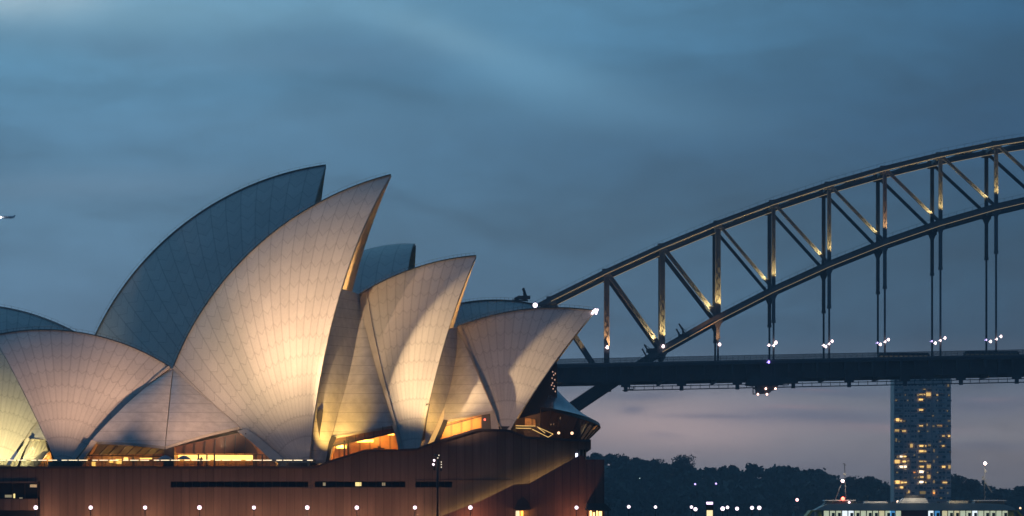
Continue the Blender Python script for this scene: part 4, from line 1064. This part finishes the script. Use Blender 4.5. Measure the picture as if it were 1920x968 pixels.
# trains on the deck
def train(pa, pb, lab, lit):
    Y = 1164.5; xa, xb = X_(pa, Y), X_(pb, Y); z = deck_z((xa+xb)/2*1157/Y)
    r = empty('train', ((xa+xb)/2, Y, z-1.55), label=lab, cat='train'); n = max(1, int((xb-xa)/9)); L = (xb-xa)
    mb = MB(); mb.box(-L/2, L/2, -1.4, 1.4, 0.5, 3.1); mb.prism([(-L/2, 3.1), (L/2, 3.1), (L/2-.6, 3.55), (-L/2+.6, 3.55)], -1.3, 1.3); mb.build('body', mat('train_steel', (0.25, 0.25, 0.26), 0.4, 0.5), r)
    mb = MB()
    for k in range(int(L/1.6)): mb.box(-L/2+0.5+k*1.6, -L/2+1.5+k*1.6, -1.44, -1.40, 1.8, 2.6)
    mb.build('window', emis('train_window', (1.0, 0.75, 0.4), lit), r)
    mb = MB()
    for k in range(4): mb.tube((-L/2+L*(k+.5)/4, -1.2, 0.35), (-L/2+L*(k+.5)/4, 1.2, 0.35), 0.45)
    mb.build('wheel', M['dark'], r)
train(1807, 1910, 'darker train on the bridge deck near the right frame edge', 0.03)
train(1646, 1742, 'train with faint yellow lights on the deck above the tower', 0.12)

# ================================================================== TOWER BLOCK
Yt = 1950.0
tower = empty('tower_block', (X_(1729, Yt), Yt+9, 8), label='tall slab apartment tower with scattered yellow lit windows under the bridge deck', cat='tower block')
def tp(mb, name, m_): return fixparent(mb.build(name, m_), tower)
tx0, tx1 = X_(1676, Yt), X_(1783, Yt)
facade = mat('tower_concrete', (0.78, 0.62, 0.54), 0.8, var=0.12, vscale=0.15)
mb = MB(); mb.box(tx0, tx1, Yt, Yt+18, 2, 82); tp(mb, 'wall', facade)
mb = MB(); mb.box(tx0+6, tx1-8, Yt+4, Yt+13, 82, 85); tp(mb, 'plant_room', facade)
mb = MB()
fh = 9.65; rows_y = [712+ i*9.65 for i in range(-2, 24)]
for k, y in enumerate(rows_y): mb.box(tx0-0.05, tx1+0.05, Yt-0.12, Yt-0.003, Z_(y+5.6, Yt)-0.12, Z_(y+5.6, Yt)+0.12)
tp(mb, 'floor_band', mat('band_concrete', (0.50, 0.45, 0.42), 0.8))
mb = MB()
for x in (1693, 1707, 1736, 1747): mb.box(X_(x, Yt)-.12, X_(x, Yt)+.12, Yt-0.35, Yt-0.004, 4, 82)
tp(mb, 'fin', mat('fin_concrete', (0.42, 0.38, 0.37), 0.8))
rt = random.Random(11)
colsx = [(1678, 1683), (1686, 1690), (1695.5, 1699.5), (1702, 1705), (1708.5, 1713), (1715, 1718), (1723, 1730), (1732, 1735), (1738.5, 1744), (1749, 1751.5), (1754, 1757), (1760, 1765), (1767.5, 1771), (1775, 1781)]
mb = MB()
for y in rows_y:
    for a, c in colsx:
        if rt.random() < 0.86:
            o_ = rt.uniform(-0.8, 0.8); mb.box(X_(a+o_, Yt), X_(c+o_+rt.choice((0, 0, 1.2, 2.5)), Yt), Yt-0.05, Yt-0.001, Z_(y+2.6, Yt), Z_(y-rt.choice((0.6, 1.4, 2.2)), Yt))
o = tp(mb, 'window', mat('tower_glass', (0.17, 0.16, 0.17), 0.3)); o['kind'] = 'stuff'
mb = MB()
for k, y in enumerate(rows_y):
    for a, c in ((1677, 1692), (1722, 1735), (1758, 1772)):
        mb.box(X_(a, Yt), X_(c, Yt), Yt-0.9, Yt-0.13, Z_(y+5.6, Yt), Z_(y+3.4, Yt))
o = tp(mb, 'balcony', mat('balcony_grey', (0.52, 0.48, 0.47), 0.7)); o['kind'] = 'stuff'
lit = [(225,88,10,6,.5),(375,122,18,6,.5),(348,162,26,8,1),(375,162,12,8,1.2),(405,160,34,26,1.3),(472,165,14,9,1),(348,200,30,12,2.2),(350,278,30,12,1.6),(172,352,24,22,2),(197,360,16,10,1.2),(222,362,16,5,.4),
       (350,398,28,8,1.5),(395,390,8,16,.5),(487,396,36,9,.4),(168,433,32,16,.7),(221,437,28,12,1.1),(518,475,18,10,1),(561,475,16,14,1.6),(162,505,10,26,.25),(277,548,20,26,1.0),(352,550,30,12,2.2),(384,550,10,12,1.2),(412,545,20,14,.3),
       (517,550,18,12,1.1),(352,590,32,14,2.0),(380,591,18,12,1.2),(447,585,8,24,.35),(199,630,20,12,3.0),(227,630,22,10,2.4),(298,620,6,10,.4),(170,668,36,26,1.6),(223,668,26,12,2.4),(253,662,14,8,.5),(350,667,28,9,1.0),(380,667,18,8,.9),
       (447,665,8,22,.2),(200,707,24,13,4.0),(230,707,20,14,4.0),(355,707,32,11,1.6),(408,705,28,24,1.0),(520,708,24,13,2.0),(564,708,18,24,.8),(352,745,28,14,5.0),(355,785,26,12,1.5),(408,783,22,28,1.0),(172,823,30,24,2.2),(207,826,18,12,2.0),(232,826,20,10,2.0),
       (352,823,28,13,5.0),(384,826,12,8,1.2),(447,820,8,20,.5),(530,826,34,10,1.4),(203,863,22,13,2.2),(258,897,12,18,1.0),(362,903,44,22,.18),(447,900,13,28,.9),(548,285,5,5,1),(230,165,8,6,.3),(555,90,12,24,.25)]
lmats = {}
for _ in range(34): lit.append((rt.choice((165, 185, 222, 250, 300, 330, 400, 445, 470, 500, 545, 563))+rt.uniform(-6, 6), rt.randrange(3, 24)*38.9+50, rt.uniform(7, 18), rt.uniform(7, 11), rt.choice((.1, .2, .2, .4))))
for (a, c, w_, h_, k) in lit:
    px, py = 1640+a*.248, 700+c*.248; hw, hh = w_*.124, h_*.124
    k_ = round(k, 1)
    if k_ not in lmats: lmats[k_] = emis('lit_flat', (1.0, 0.62 if k < 2.5 else 0.78, 0.18 if k < 2.5 else 0.5), k*0.8)
    mb = MB(); mb.box(X_(px-hw, Yt), X_(px+hw, Yt), Yt-0.99, Yt-0.93, Z_(py+hh, Yt), Z_(py-hh, Yt)); tp(mb, 'lit_window', lmats[k_])

# ================================================================== HILL AND TREES
hillprof = [(700, 870), (900, 850), (1000, 850), (1100, 852), (1150, 854), (1180, 861), (1210, 868), (1250, 873), (1290, 873), (1312, 880), (1400, 879), (1480, 879), (1535, 887), (1563, 899),
            (1585, 900), (1638, 900), (1657, 911), (1700, 915), (1760, 912), (1785, 905), (1826, 908), (1859, 922), (1920, 922), (2050, 918), (2300, 925), (2700, 935)]
def hy(px):
    for (a, c), (d, e) in zip(hillprof, hillprof[1:]):
        if a <= px <= d: return c+(e-c)*(px-a)/(d-a)
    return hillprof[-1][1]
YH = 2250.0
rows = []
for k, (f, Y) in enumerate(((0.0, 1925), (0.16, 1990), (0.42, 2080), (0.75, 2170), (0.97, 2240), (1.0, 2300), (0.9, 2500), (0.6, 2900), (0.0, 3300))):
    row = []
    for q in range(0, 101):
        px = 700+20*q; zt2 = Z_(hy(px)+17, YH) if Y <= 2300 else Z_(hy(px)+17, YH)
        zt2 = max(1.0, zt2); row.append((X_(px, YH), Y, -1+ (zt2+1)*f))
    rows.append(row)
mb = MB(); mb.quadgrid(rows[::-1], 0, True); tag(mb.build('hill', mat('dark_scrub', (0.035, 0.045, 0.03), 0.95, var=0.4, vscale=0.05)), kind='structure')
def hill_z(x, Y):
    px = 960+x*F/YH; zt2 = max(1.0, Z_(hy(px)+17, YH)); ks = ((0.0, 1925), (0.16, 1990), (0.42, 2080), (0.75, 2170), (0.97, 2240), (1.0, 2300), (0.9, 2500))
    for (a, c), (d, e) in zip(ks, ks[1:]):
        if c <= Y <= e: return -1+(zt2+1)*(a+(d-a)*(Y-c)/(e-c))
    return 0
leafm = mat('eucalypt_leaves', (0.075, 0.085, 0.065), 0.8, var=0.45, vscale=0.25)
barkm = mat('bark', (0.10, 0.08, 0.06), 0.9)
def leaf(mb, c, s_, rnd):
    a = rnd.uniform(0, 6.28); n = Vector((rnd.uniform(-1, 1), rnd.uniform(-1, 1), rnd.uniform(-.4, 1))).normalized(); u = n.orthogonal().normalized(); v = n.cross(u)
    u, v = u*math.cos(a)+v*math.sin(a), v*math.cos(a)-u*math.sin(a); b = len(mb.v)
    for p, q in ((-1, -.5), (0, -.8), (1, -.2), (.7, .7), (-.6, .6)): mb.v.append(tuple(Vector(c)+u*p*s_+v*q*s_))
    mb.f.append(tuple(range(b, b+5))); mb.mi.append(0); mb.sm.append(False)
def crown(mb, c, r, hgt, n, rnd, lobes=7, ls=0.6):
    cs = []
    for _ in range(lobes):
        a = rnd.uniform(0, 6.28); q = rnd.uniform(0.1, 0.8)*r
        cs.append((Vector(c)+Vector((math.cos(a)*q, math.sin(a)*q, rnd.uniform(-.35, .45)*hgt)), rnd.uniform(.35, .6)*r))
    for _ in range(n):
        cc, rr = rnd.choice(cs)
        d = Vector((rnd.gauss(0, 1), rnd.gauss(0, 1), rnd.gauss(0, 1))).normalized()*rr*rnd.uniform(.55, 1.05); d.z *= 0.6
        leaf(mb, cc+d, ls*rnd.uniform(.6, 1.3), rnd)
rf = random.Random(5); mb = MB()
for k in range(1500):
    Y = rf.uniform(1935, 2290); px = rf.uniform(980, 2150); x = X_(px, YH)
    z = hill_z(x, Y)
    if Y > 2150 and rf.random() < 0.3: continue
    r_ = rf.uniform(3.2, 6.0); crown(mb, (x, Y, z+r_*rf.uniform(.3, 1.1)), r_, r_*0.8, 62, rf, 5, 1.25)
o = mb.build('woodland', leafm); tag(o, 'dense dark bushland covering the hillside beyond the water', 'woodland', kind='stuff')
trees = [(1281, 853, 12, 2225, 'big round-headed gum tree on the hill crest left of centre', 15), (1226, 860, 9, 2230, 'low spreading tree on the crest left of the big gum', 11), (1410, 869, 6, 2228, 'lone umbrella-shaped tree on the flat crest', 7), (1375, 874, 4, 2228, 'tiny pointed tree left of the umbrella-shaped one', 3),
         (1160, 852, 12, 2215, 'broad tree on the highest part of the hill', 14), (1192, 857, 9, 2220, 'mid-sized tree right of the broad hilltop tree', 10), (1115, 850, 10, 2210, 'airy tree next to the end of the podium', 11), (1478, 876, 7, 2228, 'rounded tree where the crest dips right of the flat stretch', 10),
         (1540, 884, 10, 2215, 'dense round tree left of the mast light', 11), (1605, 890, 11, 2050, 'tall bushy tree between ferry mast and tower', 13), (1633, 893, 10, 2040, 'bushy tree closest to the left side of the tower', 11), (1668, 911, 8, 2035, 'low tree at the foot of the tower on its left', 8),
         (1800, 889, 11, 2040, 'tall dark tree at the right foot of the tower', 14), (1822, 899, 8, 2045, 'smaller tree right of the tall one beside the tower', 9), (1868, 917, 8, 2040, 'low shrubby tree near the right ferry mast', 9), (1912, 911, 9, 2045, 'dark tree at the right edge of the picture', 9), (1445, 879, 6, 2225, 'small shrubby crown on the flat crest', 8), (1330, 876, 6, 2226, 'low flat crown right of the big gum', 9)]
for k, (px, py, hh, Y, lab, rr) in enumerate(trees):
    rd = random.Random(50+k); zt2 = Z_(py, Y); x = X_(px, Y); r_ = rr*0.42; z0 = max(hill_z(x*YH/Y, Y), 0)-1
    r = empty('gum_tree', (x, Y, z0)); tag(r, lab, 'tree', 'skyline trees on the far hill')
    H = zt2-z0
    mb = MB(); mb.tube((0, 0, 0), (0.4, 0, H*.55), .5, .3, 7)
    for j in range(5):
        a = rd.uniform(0, 6.28); mb.tube((0.3, 0, H*.45), (math.cos(a)*r_*.7, math.sin(a)*r_*.7, H-r_*.7), .22, .08, 5)
    mb.build('trunk', barkm, r)
    mb = MB(); crown(mb, (0, 0, H-r_*.62), r_*1.15, r_*0.8, 520, rd, 10, .55); crown(mb, (0, 0, H-r_*1.3), r_*1.25, r_*1.2, 420, rd, 9, .75); mb.build('crown', leafm, r)
# street lamps and house lights on the hill
def hlamp(px, py, r_, m_, lab, Y=1930, cat='street lamp'):
    z = Z_(py, Y); x = X_(px, Y); zg = max(0.0, hill_z(x*YH/Y, Y)); r = empty('street_lamp', (x, Y, zg)); tag(r, lab, cat)
    mb = MB(); mb.tube((0, 0, 0), (0, 0, z-zg), .12, .08, 6); mb.build('pole', M['dark'], r)
    mb = MB(); mb.ball((0, 0, z-zg), r_, 8, 6); mb.build('lamp_head', m_, r)
hlamp(1303.5, 908, .5, pur, 'small violet-white street lamp on the dark hillside, left one of two')
hlamp(1342.5, 907, .5, pur, 'small violet-white street lamp on the dark hillside, right one of two')
hlamp(1199.5, 897, .26, emis('dim_lamp', (.7, .9, .8), 1.2), 'tiny dim lamp on the hillside right of the building end')
hlamp(1494.5, 937.5, .8, emis('pink_lamp', (1.0, 0.45, 0.45), 6), 'pinkish-red lamp by the far shore left of the ferry')
hlamp(1683, 941, .6, emis('amber_lamp', (1.0, 0.65, 0.4), 6), 'amber lamp low behind the ferry left of its funnel', 1935)

# ================================================================== FERRY
Yf = 1000.0
ferry = empty('ferry', (X_(1715, Yf), Yf+5, 0), label='double-ended passenger ferry with a row of lit cabin windows at bottom right', cat='ferry')
def fp_(mb, name, m_, lab=None):
    o = fixparent(mb.build(name, m_), ferry)
    if lab: o['label'] = lab
    return o
def fpoly(pts, y0, y1, Y=None): mb = MB(); mb.prism([(X_(a, Yf), Z_(b_, Yf)) for a, b_ in pts], y0, y1); return mb
green = mat('ferry_green', (0.03, 0.09, 0.05), 0.4); cream = mat('ferry_cream', (0.55, 0.52, 0.44), 0.5, var=0.1, vscale=.6)
yellow = mat('ferry_yellow', (0.75, 0.48, 0.06), 0.4); ferryW = mat('ferry_white', (0.65, 0.64, 0.60), 0.5)
mb = MB()
prow = [(X_(1490, Yf), 1005), (X_(1510, Yf), 1001), (X_(1545, Yf), 999), (X_(1885, Yf), 999), (X_(1920, Yf), 1001), (X_(1940, Yf), 1005), (X_(1920, Yf), 1009), (X_(1885, Yf), 1011), (X_(1545, Yf), 1011), (X_(1510, Yf), 1009)]
mb.prism_z(prow, -1.0, 1.6); fp_(mb, 'hull', green)
fpoly([(1512, 979), (1520, 968.5), (1912, 968.5), (1920, 979)], 999.3, 1010.7).build if False else None
fp_(fpoly([(1508, 980), (1514, 969), (1918, 969), (1924, 980)], 999.3, 1010.7), 'lower_deck', cream)
fp_(fpoly([(1541, 969), (1541, 957), (1891, 957), (1891, 969)], 1000.6, 1009.4), 'cabin', mat('cabin_interior', (0.05, 0.05, 0.05), 0.6))
fp_(fpoly([(1528, 957), (1545, 948), (1551, 945), (1590, 944), (1685, 943.5), (1740, 943.5), (1850, 944), (1882, 946), (1899, 951), (1906, 957)], 999.6, 1010.4), 'roof', cream)
wmat = emis('cabin_window', (0.92, 1.0, 0.70), 0.5); wmat2 = emis('cabin_window_bright', (0.85, 0.95, 1.0), 1.2); wblue = emis('blue_window', (0.10, 0.42, 0.85), 0.55); wyel = emis('cabin_window_warm', (0.95, 0.85, 0.5), 0.6)
k = 0
for px in [1545+11.55*i for i in range(11)]+[1669]+[1680]+[1741, 1753]+[1767+11.3*i for i in range(11)]:
    w_ = 9.6
    m_ = wblue if px in (1669, 1753) else (wmat2 if k in (3, 4, 20, 13) else (wyel if k in (9, 15, 17) else wmat))
    # window with a dark seat-back / frame silhouette inside
    mb = MB(); mb.box(X_(px, Yf), X_(px+w_, Yf), 1000.50, 1000.56, Z_(968.5, Yf), Z_(958, Yf)); o = fp_(mb, 'window', m_)
    mb = MB(); mb.box(X_(px+3.4, Yf), X_(px+8.9, Yf), 1000.44, 1000.48, Z_(968.5, Yf), Z_(961.8, Yf)); s2 = mb.build('seat_silhouette', mat('seat_dark', (0.03, 0.05, 0.03), 0.6)) if k % 3 else None
    if s2: s2.parent = o
    k += 1
fp_(fpoly([(1692, 969), (1692, 957.5), (1738, 957.5), (1738, 969)], 1000.3, 1000.55), 'centre_panel', mat('red_panel', (0.12, 0.015, 0.015), 0.5))
for pts in ([(1511, 969), (1521, 957), (1541, 957), (1541, 959.5), (1524, 959.5), (1516, 969)], [(1533, 969), (1533, 957.2), (1541, 957.2), (1541, 969)], [(1919, 969), (1909, 957), (1891, 957), (1891, 959.5), (1906, 959.5), (1914, 969)], [(1891, 969), (1891, 957.2), (1899, 957.2), (1903, 969)]):
    fp_(fpoly(pts, 999.9, 1010.1), 'end_frame', yellow)
for sgn, xs in ((1, (1545, 1552, 1604, 1610)), (-1, (1890, 1884, 1832, 1827))):
    fp_(fpoly([(xs[0], 947), (xs[1], 939.5), (xs[2], 939.5), (xs[3], 946)], 1002, 1008), 'wheelhouse', mat('wheelhouse_dark', (0.10, 0.10, 0.09), 0.4))
    fp_(fpoly([(xs[1]-5*sgn, 939.5), (xs[1]-4*sgn, 937.5), (xs[2]+2*sgn, 937.5), (xs[2]+2*sgn, 939.5)], 1001.6, 1008.4), 'wheelhouse_roof', ferryW)
fp_(fpoly([(1681, 952), (1688, 941), (1697, 934), (1738, 934), (1744, 943), (1746, 952)], 1003, 1007), 'funnel', ferryW)
fp_(fpoly([(1698, 933.5), (1698, 929), (1736, 929), (1736, 933.5)], 1002.8, 1007.2), 'sign_board', M['dark'])
fp_(fpoly([(1782, 952), (1782, 939), (1817, 939), (1817, 952)], 1002.5, 1007), 'equipment_box', mat('box_cream', (0.42, 0.38, 0.28), 0.6))
fp_(fpoly([(1622, 947), (1624, 940), (1664, 940), (1668, 947)], 1002.5, 1007), 'equipment_box', ferryW)
mb = MB(); mb.tube(P(1640, 948.5, 1001), P(1668, 948.5, 1001), .5, .5, 10); fp_(mb, 'life_raft', M['dark'])
mb = MB()
for px in (1678, 1686, 1694, 1733, 1745, 1757, 1769, 1780): mb.box(X_(px, Yf), X_(px+8, Yf), 1000.2, 1000.5, Z_(954.5, Yf), Z_(951.5, Yf))
for i_ in range(1): pass
fp_(mb, 'life_jacket_locker', mat('dark_red', (0.14, 0.02, 0.02), 0.6))
mb = MB(); mb.tube(P(1583.5, 869, 1004), P(1586, 944, 1004), .10, .16, 6); mb.bar(P(1581, 869, 1004), P(1586, 873, 1004), .2, .2); mb.bar(P(1579, 903, 1004), P(1566, 938, 1004), .12, .1); mb.bar(P(1581, 889, 1004), P(1586, 890, 1004), .5, .3)
fp_(mb, 'mast', M['steel'])
mb = MB(); mb.tube(P(1846.5, 871, 1004), P(1846, 944, 1004), .10, .16, 6); mb.bar(P(1846, 903, 1004), P(1860, 924, 1004), .3, .2); mb.bar(P(1843, 893, 1004), P(1843, 900, 1004), .35, .3); mb.bar(P(1847, 881, 1004), P(1849, 886, 1004), .4, .3); mb.bar(P(1843, 899, 1004), P(1852, 899, 1004), .12, .1)
fp_(mb, 'mast', M['steel'])
for px, py, rr, m_ in ((1580, 902, .48, wl), (1580.5, 935.3, .52, emis('port_red', (1.0, .10, .06), 9)), (1592.3, 942.5, .32, wl), (1847, 869, .48, wl), (1814, 951, .28, emis('deck_amber', (1, .7, .35), 5)), (1913, 953, .3, M['globeW'])):
    mb = MB(); mb.ball(P(px, py, 1001.4), rr, 10, 8); fp_(mb, 'navigation_light', m_)
fixparent(point('port_glow', P(1580.5, 934, 1001), 40, (1, .1, .05), .2), ferry)
for px, py, k in ((1580, 902, 1500), (1847, 870, 2000), (1715, 925, 500), (1650, 928, 300), (1790, 928, 300)): fixparent(point('mast_roof_light', P(px, py, 999.5), k, (1, .85, .65), .3), ferry)  # mast lamps, plus unseen ones amidships added to brighten the roof
mb = MB()
for i_ in range(60): x = X_(1606+i_*3.8, Yf); mb.bar((x, 1001, Z_(945, Yf)), (x, 1001, Z_(941, Yf)), .05, .05)
mb.bar((X_(1606, Yf), 1001, Z_(941, Yf)), (X_(1828, Yf), 1001, Z_(941, Yf)), .06, .06); fp_(mb, 'roof_rail', M['steel'])

# ================================================================== AIRLINER at far left
Ya = 3300.0
pl = empty('airliner', (X_(14, Ya), Ya, Z_(407.5, Ya)), label='tiny distant airliner with bright landing light at the left edge of the sky', cat='airplane')
grey = mat('airliner_white', (0.8, 0.8, 0.82), 0.4)
mb = MB(); rws = []
for t, r_ in ((-13, .1), (-12, .9), (-10, 1.5), (-6, 1.8), (4, 1.8), (8, 1.2), (11, .3)): rws.append([(t*.66, .66*r_*math.cos(k*math.pi/6), (.66*r_*math.sin(k*math.pi/6)+(0.2 if t > 7 else 0))) for k in range(13)])
mb.quadgrid(rws, 0, True); mb.build('fuselage', grey, pl)
mb = MB(); mb.prism_z([(-2.6, 0), (0, 0), (4, 10.5), (2.6, 10.5)], -.6, -.4); mb.prism_z([(-2.6, 0), (0, 0), (4, -10.5), (2.6, -10.5)], -.6, -.4); mb.build('wing', grey, pl)
mb = MB(); mb.prism([(5, 0.8), (7, 0.8), (7.5, 2.2), (6.8, 2.2)], -.15, .15); mb.build('tail_fin', grey, pl)
mb = MB(); mb.ball((-6.2, -2, -.2), 0.9, 10, 8); mb.build('landing_light', emis('landing', (.9, .95, 1), 14), pl)

# ================================================================== HAZE
mb = MB(); mb.box(-3500, 3500, -500, 3700, -2.1, 320)
hz = bpy.data.materials.new('haze'); hz.use_nodes = True; n = NT(hz.node_tree); n.n.clear()
pv = n.new('ShaderNodeVolumePrincipled'); pv.inputs['Color'].default_value = (0.85, 0.92, 1.0, 1); pv.inputs['Density'].default_value = 0.00017
pv.inputs['Anisotropy'].default_value = 0.0
oo = n.new('ShaderNodeOutputMaterial'); n.l.new(pv.outputs[0], oo.inputs['Volume'])
tag(mb.build('haze', hz), kind='stuff')
